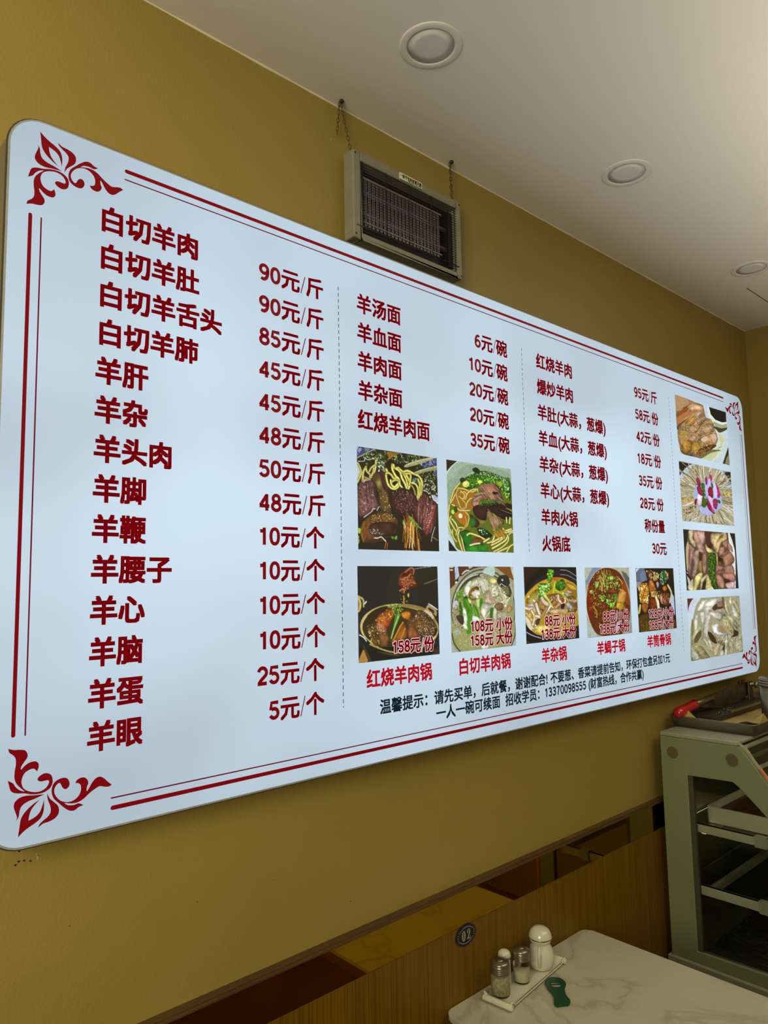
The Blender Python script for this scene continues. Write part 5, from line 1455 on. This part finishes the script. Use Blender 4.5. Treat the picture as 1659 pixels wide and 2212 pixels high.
n_ = len(ring); t.add(ring + rbr, [(i, (i + 1) % n_, n_ + (i + 1) % n_, n_ + i) for i in range(n_)], True)
t.build('dish', M['china'], tray)
for s in (-1, 1):
    p = [tl(s * (HL - 0.001), -HW - 0.001, 0.0078), tl(s * (HL - 0.001), HW + 0.001, 0.0078)]
    MB().tube(p, 0.0068, 14).build('rolled_end', M['china'], tray, bevel=0.0015)
MB().tube([tl(-HL + 0.01 + i * 0.0242, -HW + 0.0015, 0.0118) for i in range(11)], 0.0006, 5).build('gold_line', M['gold'], tray)

BZ = TZ + 0.0042
def shaker(x, y, r, fill, fmat, label, stuff):
    s = thing('glass_shaker', label, 'shaker', (x, y, BZ), 'glass shakers with steel lids')
    b = MB(); b.lathe((x, y, BZ), [(r * .55, 0.0002), (r * .93, 0.0008), (r, 0.004), (r, 0.044), (r * .95, 0.049), (r * .88, 0.052), (r * .88, 0.0545)], 32, caps=False)
    b.lathe((x, y, BZ), [(r * .80, 0.054), (r * .88, 0.048), (r * .92, 0.043), (r * .92, 0.0045), (r * .5, 0.003), (0.0004, 0.003)], 32, caps=False)
    b.lathe((x, y, BZ), [(0.0004, 0.0002), (r * .55, 0.0002)], 32, caps=False)
    b.build('glass_body', M['glass'], s)
    f = MB(); f.lathe((x, y, BZ), [(0.0004, 0.0034), (r * .88, 0.0048), (r * .90, fill - 0.001), (r * .86, fill), (0.0004, fill + 0.001)], 28, caps=False); f.build(stuff, fmat, s)
    l = MB(); pr = [(r * .97, 0.0505)]
    for k_ in range(4): pr += [(r * 1.02, 0.0515 + k_ * 0.0042), (r * 1.02, 0.0535 + k_ * 0.0042), (r * .985, 0.0545 + k_ * 0.0042)]
    pr += [(r * .99, 0.0705), (r * .95, 0.0735), (r * .5, 0.0755), (0.0004, 0.0758)]
    l.lathe((x, y, BZ), pr, 36); l.build('steel_lid', M['steel'], s)
    k_ = MB(); k_.add([], []); kk = MB(); kk.lathe((x, y, BZ), [(0.0004, 0.0757), (r * .42, 0.0757), (r * .42, 0.0772), (0.0004, 0.0775)], 16); kk.build('turn_disc', M['steel'], s)
    return s
shaker(1.388, 1.1475, 0.0222, 0.044, M['pepper'], 'glass shaker of brown ground pepper nearest the tray left end', 'ground_pepper')
shaker(1.4690, 1.1480, 0.0200, 0.029, M['salt'], 'glass shaker half full of white salt beside the china pot', 'salt')
tp = thing('toothpick_holder', 'tall white china toothpick holder between the two glass shakers', 'toothpick holder', (1.4370, 1.1735, BZ - 0.0005))
a = MB(); a.lathe((1.4370, 1.1735, BZ - 0.0005), [(0.0005, 0.0), (0.0158, 0.0003), (0.0163, 0.002), (0.0155, 0.0055), (0.0150, 0.018), (0.0142, 0.056)], 28, caps=False); a.build('body', M['china'], tp)
a = MB(); a.lathe((1.4370, 1.1735, BZ - 0.0005), [(0.0142, 0.0562), (0.0158, 0.0575), (0.0160, 0.063), (0.0135, 0.0705), (0.0075, 0.0742), (0.0005, 0.0752)], 28, caps=False); a.build('domed_cap', M['china'], tp)
a = MB(); a.lathe((1.4370, 1.1735, BZ - 0.0005), [(0.0161, 0.0585), (0.0162, 0.0596), (0.0161, 0.0607)], 28, caps=False); a.build('gold_line', M['gold'], tp)
px_, py_ = 1.5570, 1.1545
pot = thing('china_pot', 'round white china sauce pot with domed lid and handle at tray right end', 'pot', (px_, py_, BZ))
a = MB(); a.lathe((px_, py_, BZ), [(0.0005, 0.0), (0.0235, 0.0004), (0.028, 0.004), (0.0308, 0.014), (0.0315, 0.026), (0.0305, 0.038), (0.0270, 0.0490), (0.0236, 0.0555), (0.0232, 0.059), (0.0255, 0.0625), (0.0270, 0.0655), (0.0272, 0.0690)], 40, caps=False); a.build('body', M['china'], pot)
a = MB(); a.lathe((px_, py_, BZ), [(0.0272, 0.0694), (0.0287, 0.0704), (0.0285, 0.0724), (0.0270, 0.0805), (0.0222, 0.0890), (0.0130, 0.0946), (0.0005, 0.0962)], 40, caps=False); a.build('domed_lid', M['china'], pot)
a = MB(); a.lathe((px_, py_, BZ), [(0.02865, 0.0701), (0.0291, 0.0713), (0.02865, 0.0726)], 40, caps=False); a.build('gold_line', M['gold'], pot)
hd = Vector((-0.86, -0.50, 0)); hp = []
for r_, z_ in ((0.022, 0.0590), (0.031, 0.0590), (0.0380, 0.054), (0.0412, 0.043), (0.0405, 0.031), (0.037, 0.020), (0.029, 0.0140)):
    hp.append((px_ + hd.x * r_, py_ + hd.y * r_, BZ + z_))
MB().tube(hp, 0.0034, 8, r2=0.0044).build('handle', M['china'], pot)

# ------------------------------------------------------------------ bottle opener lying on the table
M['opener'] = mat('dark_green_plastic', (0.005, 0.055, 0.022), 0.38, var=0.1)
op = [(1.5075, 1.1071), (1.5165, 1.1100), (1.526, 1.1095), (1.5357, 1.1036), (1.5427, 1.0924), (1.5411, 1.0811), (1.5353, 1.0698), (1.5219, 1.0628), (1.5044, 1.0504), (1.4911, 1.0378), (1.4825, 1.0228), (1.4761, 1.0182), (1.4664, 1.0163), (1.4578, 1.0216), (1.4501, 1.0268), (1.4451, 1.0290), (1.4443, 1.037), (1.4498, 1.0438), (1.4671, 1.0549), (1.4792, 1.0702), (1.4898, 1.0892), (1.4994, 1.1015)]
sm = smooth_loop(op, 5); cxo, cyo = 1.515, 1.088
o2 = []
for i, p in enumerate(sm):      # scalloped head like a crown cap
    k_ = 0.0009 * math.sin(i * 2.09) if i < 36 or i > 104 else 0
    d = Vector((p[0] - cxo, p[1] - cyo)); d = d.normalized() * k_ if d.length else d
    o2.append((p[0] + d.x, p[1] + d.y))
hole = smooth_loop([(1.5061, 1.0962), (1.517, 1.0880), (1.5279, 1.077), (1.5228, 1.072), (1.5160, 1.0705), (1.5118, 1.0690), (1.5043, 1.0738), (1.5003, 1.0800), (1.5010, 1.0888)], 3)
opn = thing('bottle_opener', 'dark green bottle opener with a crown-cap shaped head lying on the marble', 'bottle opener', (1.50, 1.06, TZ))
prism(o2, TZ + 0.0003, TZ + 0.0062, axes='xy', holes=[hole]).build('body', M['opener'], opn, bevel=0.0007)
MB().tube([(1.5045, 1.0950, TZ + 0.0048), (1.516, 1.0868, TZ + 0.0048), (1.5262, 1.0765, TZ + 0.0048)], 0.0011, 6).build('steel_lip', M['steel'], opn)

# ------------------------------------------------------------------ refrigerated display case
M['case'] = mat('pale_green_grey_lacquer', (0.21, 0.245, 0.115), 0.38, var=0.05, vscale=3)
M['case_top'] = mat('case_top_sheet', (0.30, 0.31, 0.20), 0.35, var=0.04)
M['plug'] = mat('brown_plastic_plug', (0.115, 0.088, 0.035), 0.45)
M['shelf'] = mat('off_white_shelf_rail', (0.40, 0.38, 0.26), 0.4)
M['inner'] = mat('dark_case_lining', (0.045, 0.05, 0.022), 0.25, var=0.15)
M['gasket'] = mat('dark_olive_gasket', (0.06, 0.065, 0.03), 0.5)
M['cglass'] = mat('case_glass', (0.93, 0.98, 0.93), 0.01, trans=1.0, var=0.0, ior=1.2)
M['alu'] = mat('brushed_aluminium', (0.72, 0.66, 0.48), 0.28, 0.6, var=0.1)
M['orange'] = mat('orange_edge_reflection', (0.72, 0.17, 0.04), 0.4)
M['meat'] = mat('cooked_dark_meat', (0.055, 0.018, 0.008), 0.45, var=0.7, vscale=40, bump=1.0, bscale=55)
M['pan'] = mat('white_enamel_pan', (0.46, 0.43, 0.30), 0.3, var=0.03)
M['gwire'] = mat('dark_grid_wire', (0.02, 0.02, 0.015), 0.4, 0.5)
CX = 2.27; CE = 3.285
zt = EYE - 0.500; zb = EYE - 1.170
dc = thing('display_case', 'pale green refrigerated display case with glass side window and sloping front', 'display case', (CX, 1.178, 0.30))
prof = [(1.178, zb), (1.178, zt), (0.930, zt), (0.893, zt - 0.045), (0.855, zt - 0.098), (0.800, zt - 0.185), (0.762, zt - 0.27), (0.735, zt - 0.37), (0.725, zt - 0.46), (0.725, zb)]
win = [(1.0945, EYE - 1.1365), (1.0945, EYE - 0.6115), (0.9560, EYE - 0.6070), (0.9370, EYE - 0.6200), (0.8900, EYE - 0.6650), (0.8615, EYE - 0.6930), (0.822, EYE - 0.750), (0.795, EYE - 0.82), (0.785, EYE - 0.90), (0.785, EYE - 1.1310)]
prism(prof, CX, CX + 0.022, axes='yz', holes=[win]).build('side_panel', M['case'], dc, bevel=0.0015)
prism(prof, CE - 0.022, CE, axes='yz').build('end_panel', M['case'], dc, bevel=0.0015)
gi = [(y + (0.006 if y < 0.94 else -0.006), z + (0.006 if z < EYE - 1.1 else -0.006)) for y, z in win]
wv = [(1.0940, EYE - 1.1360), (1.0940, EYE - 0.6120)] + win[2:9] + [(0.785, EYE - 1.1305)]
fr_ = MB()
for a, b in zip(win, win[1:] + win[:1]):
    fr_.tube([(CX + 0.012, a[0], a[1]), (CX + 0.012, b[0], b[1])], 0.0028, 4)
fr_.build('window_gasket', M['gasket'], dc)
MB().box((CX + 0.004, 1.0805, EYE - 1.1365), (CX + 0.020, 1.0940, EYE - 0.6115)).build('window_channel', M['gasket'], dc, bevel=0.001)
prism([(y * 0.999 + 0.001, z) for y, z in win], CX + 0.011, CX + 0.0145, axes='yz').build('side_glass', M['cglass'], dc)
MB().box((CX - 0.0005, 0.934, zt + 0.0003), (CE, 1.178, zt + 0.0135)).build('top_sheet', M['case_top'], dc, bevel=0.003)
MB().box((CX + 0.022, 1.150, zb), (CE - 0.022, 1.178, zt)).build('back_panel', M['inner'], dc)
MB().box((CX + 0.022, 0.725, zb), (CE - 0.022, 1.150, zb + 0.022)).build('bottom_panel', M['inner'], dc)
MB().box((CX - 0.012, 0.690, zb - 0.026), (CE, 1.186, zb - 0.0005)).build('base_lip', M['case_top'], dc, bevel=0.002)
MB().box((CX + 0.01, 0.72, 0.0), (CE - 0.01, 1.17, zb - 0.026)).build('plinth', M['case'], dc, bevel=0.002)
for y, z in ((1.1385, EYE - 0.5485), (0.9525, EYE - 0.5420)):
    p = MB(); p.tube([(CX - 0.0022, y, z), (CX + 0.0005, y, z)], 0.0185, 28); p.build('cover_cap', M['plug'], dc, bevel=0.0008)
# curved front glass, with aluminium corner strips and orange strips painted in for a reflection
fp = [(0.9335, zt + 0.006), (0.912, zt - 0.010), (0.8915, zt - 0.040), (0.8535, zt - 0.092), (0.798, zt - 0.180), (0.758, zt - 0.268), (0.730, zt - 0.37), (0.7195, zt - 0.46), (0.7195, zb + 0.01)]
fps = []
for i in range(len(fp) - 1):
    p0 = fp[max(0, i - 1)]; p1 = fp[i]; p2 = fp[i + 1]; p3 = fp[min(len(fp) - 1, i + 2)]
    for j in range(5):
        t = j / 5; fps.append(tuple(0.5 * (2 * p1[d] + (p2[d] - p0[d]) * t + (2 * p0[d] - 5 * p1[d] + 4 * p2[d] - p3[d]) * t * t + (3 * p1[d] - p0[d] - 3 * p2[d] + p3[d]) * t ** 3) for d in (0, 1)))
fps.append(fp[-1])
def strip(x0, x1, off, th, name, m):
    s = MB(); r = []
    for i, p in enumerate(fps):
        a = Vector(fps[max(0, i - 1)]); b = Vector(fps[min(len(fps) - 1, i + 1)]); d = (b - a).normalized(); n_ = Vector((d.y, -d.x))
        if n_.x > 0: n_ = -n_
        q0 = Vector(p) + n_ * off; q1 = Vector(p) + n_ * (off + th)
        r.append([(x0, q0.x, q0.y), (x0, q1.x, q1.y), (x1, q1.x, q1.y), (x1, q0.x, q0.y), (x0, q0.x, q0.y)])
    s.sheet(r, False); return s.build(name, m, dc)
strip(CX + 0.003, CE - 0.003, 0.0015, 0.005, 'curved_front_glass', M['cglass'])
strip(CX + 0.0005, CX + 0.0028, 0.0010, 0.0075, 'glass_edge_strip', M['alu'])
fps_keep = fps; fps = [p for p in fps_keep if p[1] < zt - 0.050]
strip(CX - 0.0012, CX + 0.0003, 0.0022, 0.005, 'orange_edge_reflection', M['orange'])
strip(CX + 0.0055, CX + 0.0070, 0.0068, 0.0012, 'orange_edge_reflection', M['orange']); fps = fps_keep
for i, (y, z) in enumerate(((0.9215, zt - 0.004), (0.902, zt - 0.028), (0.8835, zt - 0.056))):
    s = MB(); s.box((CX + 0.024, y - 0.006, z - 0.004), (CE - 0.024, y + 0.006, z + 0.003)); s.build('inner_rail', M['alu'] if i != 1 else M['gasket'], dc, bevel=0.001)
# shelves: frame rails and glass
for z0, z1, y1 in ((EYE - 0.7875, EYE - 0.7640, 1.090), (EYE - 0.9745, EYE - 0.9485, 1.095)):
    s = MB(); xa, xb, ya = CX + 0.030, CE - 0.03, 0.80
    s.box((xa, ya, z0), (xa + 0.014, y1 + 0.05, z1)); s.box((xb - 0.014, ya, z0), (xb, y1 + 0.05, z1))
    s.box((xa + 0.014, y1 - 0.045, z0 + 0.002), (xb - 0.014, y1 - 0.030, z1 - 0.002)); s.box((xa + 0.014, ya, z0 + 0.002), (xb - 0.014, ya + 0.014, z1 - 0.002))
    sh = s.build('shelf_frame', M['shelf'], dc, bevel=0.0015)
    MB().box((xa + 0.004, ya + 0.002, z1 + 0.0003), (xb - 0.004, y1 + 0.04, z1 + 0.0048)).build('glass_shelf', M['cglass'], sh)
    MB().box((xa - 0.004, ya + 0.080, z0 - 0.004), (xa + 0.019, ya + 0.115, z1 + 0.0055)).build('rail_clip', M['case_top'], sh, bevel=0.002)
gr = MB()
for i in range(64):
    x = CX + 0.04 + i * 0.0145; gr.tube([(x, 0.80, zb + 0.040), (x, 1.075, zb + 0.040)], 0.0014, 4)
for y in (0.81, 0.94, 1.07): gr.tube([(CX + 0.03, y, zb + 0.037), (CE - 0.03, y, zb + 0.037)], 0.0018, 4)
gr.build('wire_rack', M['gwire'], dc)
# low-power lamp bar under the upper shelf
M['lampbar'] = backlit('case_lamp_bar_glow', (225, 222, 160), 0.9)
MB().box((CX + 0.06, 1.074, EYE - 0.8000), (CX + 0.34, 1.088, EYE - 0.7900)).build('lamp_bar', M['lampbar'], dc, bevel=0.002)
# pan of cooked meat on the upper shelf
def pan(x0, x1, y0, y1, z, h, label):
    p = thing('meat_pan', label, 'pan', (x0, y0, z))
    o = rounded_rect(x0, x1, y0, y1, 0.012, 4); i = rounded_rect(x0 + 0.010, x1 - 0.010, y0 + 0.010, y1 - 0.010, 0.008, 4)
    s = prism(o, z + 0.003, z + h, axes='xy', holes=[i]); b = prism(o, z + 0.0002, z + 0.0032, axes='xy'); s.add(b.v, b.f)
    s.build('pan_body', M['pan'], p, bevel=0.001)
    rows = []
    for a in range(15):
        u = x0 + 0.013 + (x1 - x0 - 0.026) * a / 14; rows.append([])
        for c in range(13):
            v = y0 + 0.013 + (y1 - y0 - 0.026) * c / 12
            e = min(a, 14 - a, c, 12 - c, 2) / 2
            rows[-1].append((u, v, z + h * 0.62 + 0.016 * e * (0.5 + 0.5 * math.sin(a * 1.9 + c * 1.1) * math.cos(c * 2.3 - a))))
    MB().sheet(rows).build('cooked_meat', M['meat'], p)
pan(2.330, 2.62, 0.820, 1.068, EYE - 0.7590, 0.048, 'pale shallow pan of dark cooked meat on upper shelf of display case')
pan(2.66, 2.95, 0.830, 1.080, EYE - 0.7590, 0.045, 'second meat pan on the upper shelf, farther inside the display case')

# ------------------------------------------------------------------ steel tray, paper, cutter and canister on the case
M['sheet_pan'] = mat('worn_aluminium_tray', (0.22, 0.20, 0.15), 0.36, 0.75, var=0.25, vscale=9)
M['paper'] = mat('yellow_greaseproof_paper', (0.44, 0.31, 0.085), 0.6, var=0.08)
M['handle'] = mat('glossy_red_handle', (0.42, 0.008, 0.012), 0.22, coat=0.5)
M['blade'] = mat('dark_worn_steel_blade', (0.13, 0.10, 0.075), 0.38, 0.8, var=0.35, vscale=30)
M['cutbase'] = mat('blackened_cutter_base', (0.045, 0.038, 0.026), 0.42, 0.4, var=0.4, vscale=40)
M['can'] = mat('ribbed_steel_canister', (0.20, 0.17, 0.11), 0.34, 0.8, var=0.2, stretch=(1, 1, 0.1), vscale=60)
TZ0 = zt + 0.0140
bt = thing('baking_tray', 'shallow grey metal tray resting on top of the display case', 'tray', (2.65, 1.06, TZ0))
x0, x1, y0, y1 = 2.368, 3.08, 0.915, 1.196
o_ = rounded_rect(x0, x1, y0, y1, 0.02, 5); i_ = rounded_rect(x0 + 0.016, x1 - 0.016, y0 + 0.016, y1 - 0.016, 0.014, 5)
s = MB(); n_ = len(o_)
ob = rounded_rect(x0 + 0.011, x1 - 0.011, y0 + 0.011, y1 - 0.011, 0.016, 5)
rings = [[(p[0], p[1], TZ0 + 0.0003) for p in ob], [(p[0], p[1], TZ0 + 0.034) for p in o_], [(p[0] , p[1], TZ0 + 0.036) for p in o_], [(p[0], p[1], TZ0 + 0.0355) for p in rounded_rect(x0 + 0.006, x1 - 0.006, y0 + 0.006, y1 - 0.006, 0.017, 5)], [(p[0], p[1], TZ0 + 0.0022) for p in i_]]
for a in range(4): s.add(rings[a] + rings[a + 1], [(i, (i + 1) % n_, n_ + (i + 1) % n_, n_ + i) for i in range(n_)], True)
s.add(rings[0], [tuple(reversed(range(n_)))]); s.add(rings[4], [tuple(range(n_))])
s.build('tray_body', M['sheet_pan'], bt)
pp = thing('paper_sheet', 'crumpled yellow greaseproof paper lining the metal tray under the cutter', 'paper', (2.65, 1.06, TZ0))
rows = []
for a in range(29):
    u = x0 + 0.012 + (x1 - x0 - 0.03) * a / 28; rows.append([])
    for c in range(15):
        v = y0 + 0.012 + (y1 - y0 - 0.024) * c / 14
        z = TZ0 + 0.0036 + 0.0012 * math.sin(a * 1.3 + c * 2.1)
        if a < 4: z += (0.032 + 0.010 * (c > 10)) * ((4 - a) / 4) ** 1.2 * (0.75 + 0.25 * math.sin(c * 0.9))
        if c < 3: z += 0.016 * ((3 - c) / 3) * (0.8 + 0.2 * abs(math.sin(a * 0.55)))
        rows[-1].append((u, v, z))
MB().sheet(rows).build('sheet', M['paper'], pp)
for (ax, ay), (bx_, by_), (cx_, cy_), hh in (((2.50, 0.955), (2.60, 0.962), (2.53, 0.999), 0.045), ((2.385, 1.178), (2.41, 1.10), (2.43, 1.17), 0.052), ((2.62, 0.955), (2.70, 0.965), (2.69, 0.99), 0.040)):
    MB().add([(ax, ay, TZ0 + 0.012), (bx_, by_, TZ0 + 0.012), (cx_, cy_, TZ0 + 0.010), ((ax + bx_) / 2, (ay + by_) / 2, TZ0 + hh)], [(0, 1, 3), (1, 2, 3), (2, 0, 3)]).build('folded_corner', M['paper'], pp)
# lever cutter
kc = thing('lever_cutter', 'lever cutter with red handle and dark blade hinged over a black base', 'cutter', (2.75, 1.17, TZ0 + 0.005))
KB = TZ0 + 0.0062
s = MB(); s.box((2.50, 1.092, KB), (3.02, 1.186, KB + 0.016)); s.build('base_board', M['cutbase'], kc, bevel=0.002)
s = MB(); s.box((2.62, 1.088, KB + 0.016), (3.02, 1.094, KB + 0.024)); s.build('base_edge_rail', M['steel'], kc, bevel=0.001)
for y in (1.146, 1.176):
    s = MB(); s.box((2.925, y, KB + 0.016), (2.965, y + 0.006, KB + 0.088)); s.build('hinge_post', M['blade'], kc, bevel=0.002)
s = MB(); s.tube([(2.945, 1.128, KB + 0.075), (2.945, 1.192, KB + 0.075)], 0.0075, 12); s.tube([(2.945, 1.118, KB + 0.075), (2.945, 1.129, KB + 0.075)], 0.014, 6); s.build('hinge_bolt', M['steel'], kc)
bl = [(2.50, EYE - 0.4330), (2.56, EYE - 0.4470), (2.70, EYE - 0.4640), (2.86, EYE - 0.4600), (2.955, EYE - 0.4420), (2.965, EYE - 0.4080), (2.935, EYE - 0.3990), (2.80, EYE - 0.3990), (2.63, EYE - 0.4080), (2.545, EYE - 0.4150), (2.50, EYE - 0.4170)]
prism(bl, 1.156, 1.1605).build('blade', M['blade'], kc, bevel=0.0008)
s = MB(); s.tube([(2.47, 1.158, EYE - 0.4270), (2.62, 1.158, EYE - 0.4200)], 0.0085, 10, r2=0.013); s.build('tang', M['steel'], kc)
hp = [(2.352, -0.4400), (2.357, -0.4392), (2.375, -0.4375), (2.41, -0.4345), (2.455, -0.4295), (2.486, -0.4265), (2.494, -0.4260)]
rad = [0.008, 0.0155, 0.0180, 0.0165, 0.0160, 0.0175, 0.012]
s = MB(); P = []; n_ = 14
for (hx, hz), r_ in zip(hp, rad): P.append([(hx, 1.158 + r_ * math.cos(2 * math.pi * k_ / n_), EYE + hz + r_ * math.sin(2 * math.pi * k_ / n_)) for k_ in range(n_)])
s.add([q for r_ in P for q in r_], [(i * n_ + k_, i * n_ + (k_ + 1) % n_, (i + 1) * n_ + (k_ + 1) % n_, (i + 1) * n_ + k_) for i in range(len(P) - 1) for k_ in range(n_)], True)
s.add(P[0], [tuple(reversed(range(n_)))], True); s.add(P[-1], [tuple(range(n_))], True); s.build('red_handle', M['handle'], kc)
cb = MB()
for i in range(26):
    x = 2.56 + random.random() * 0.18; y = 1.10 + random.random() * 0.04; r_ = 0.0009 + random.random() * 0.0012
    cb.box((x, y, KB + 0.016), (x + r_, y + r_, KB + 0.016 + r_))
cbo = cb.build('crumbs', M['pan']); tag(cbo, 'scattered pale crumbs on the black cutter base', 'crumbs'); cbo['kind'] = 'stuff'
# steel canister
cx_, cy_, cr_ = 2.676, 0.966, 0.043; cz_ = TZ0 + 0.0062
cn = thing('steel_canister', 'ribbed round metal canister standing in the tray beside the cutter', 'canister', (cx_, cy_, cz_))
pr = [(cr_ * .6, 0.0), (cr_, 0.001), (cr_ * 1.02, 0.006), (cr_, 0.009), (cr_ * 1.02, 0.013), (cr_, 0.017), (cr_, 0.112)]
s = MB(); s.lathe((cx_, cy_, cz_), pr, 36); s.build('body', M['can'], cn)
pr = [(cr_, 0.1122)]
for k_ in range(3): pr += [(cr_ * 1.06, 0.114 + k_ * 0.0085), (cr_ * 1.06, 0.119 + k_ * 0.0085), (cr_ * 1.01, 0.121 + k_ * 0.0085)]
pr += [(cr_ * 1.05, 0.139), (cr_ * 0.98, 0.141), (cr_ * 0.4, 0.140), (0.0005, 0.140)]
s = MB(); s.lathe((cx_, cy_, cz_), pr, 36); s.build('ridged_lid', M['steel'], cn)
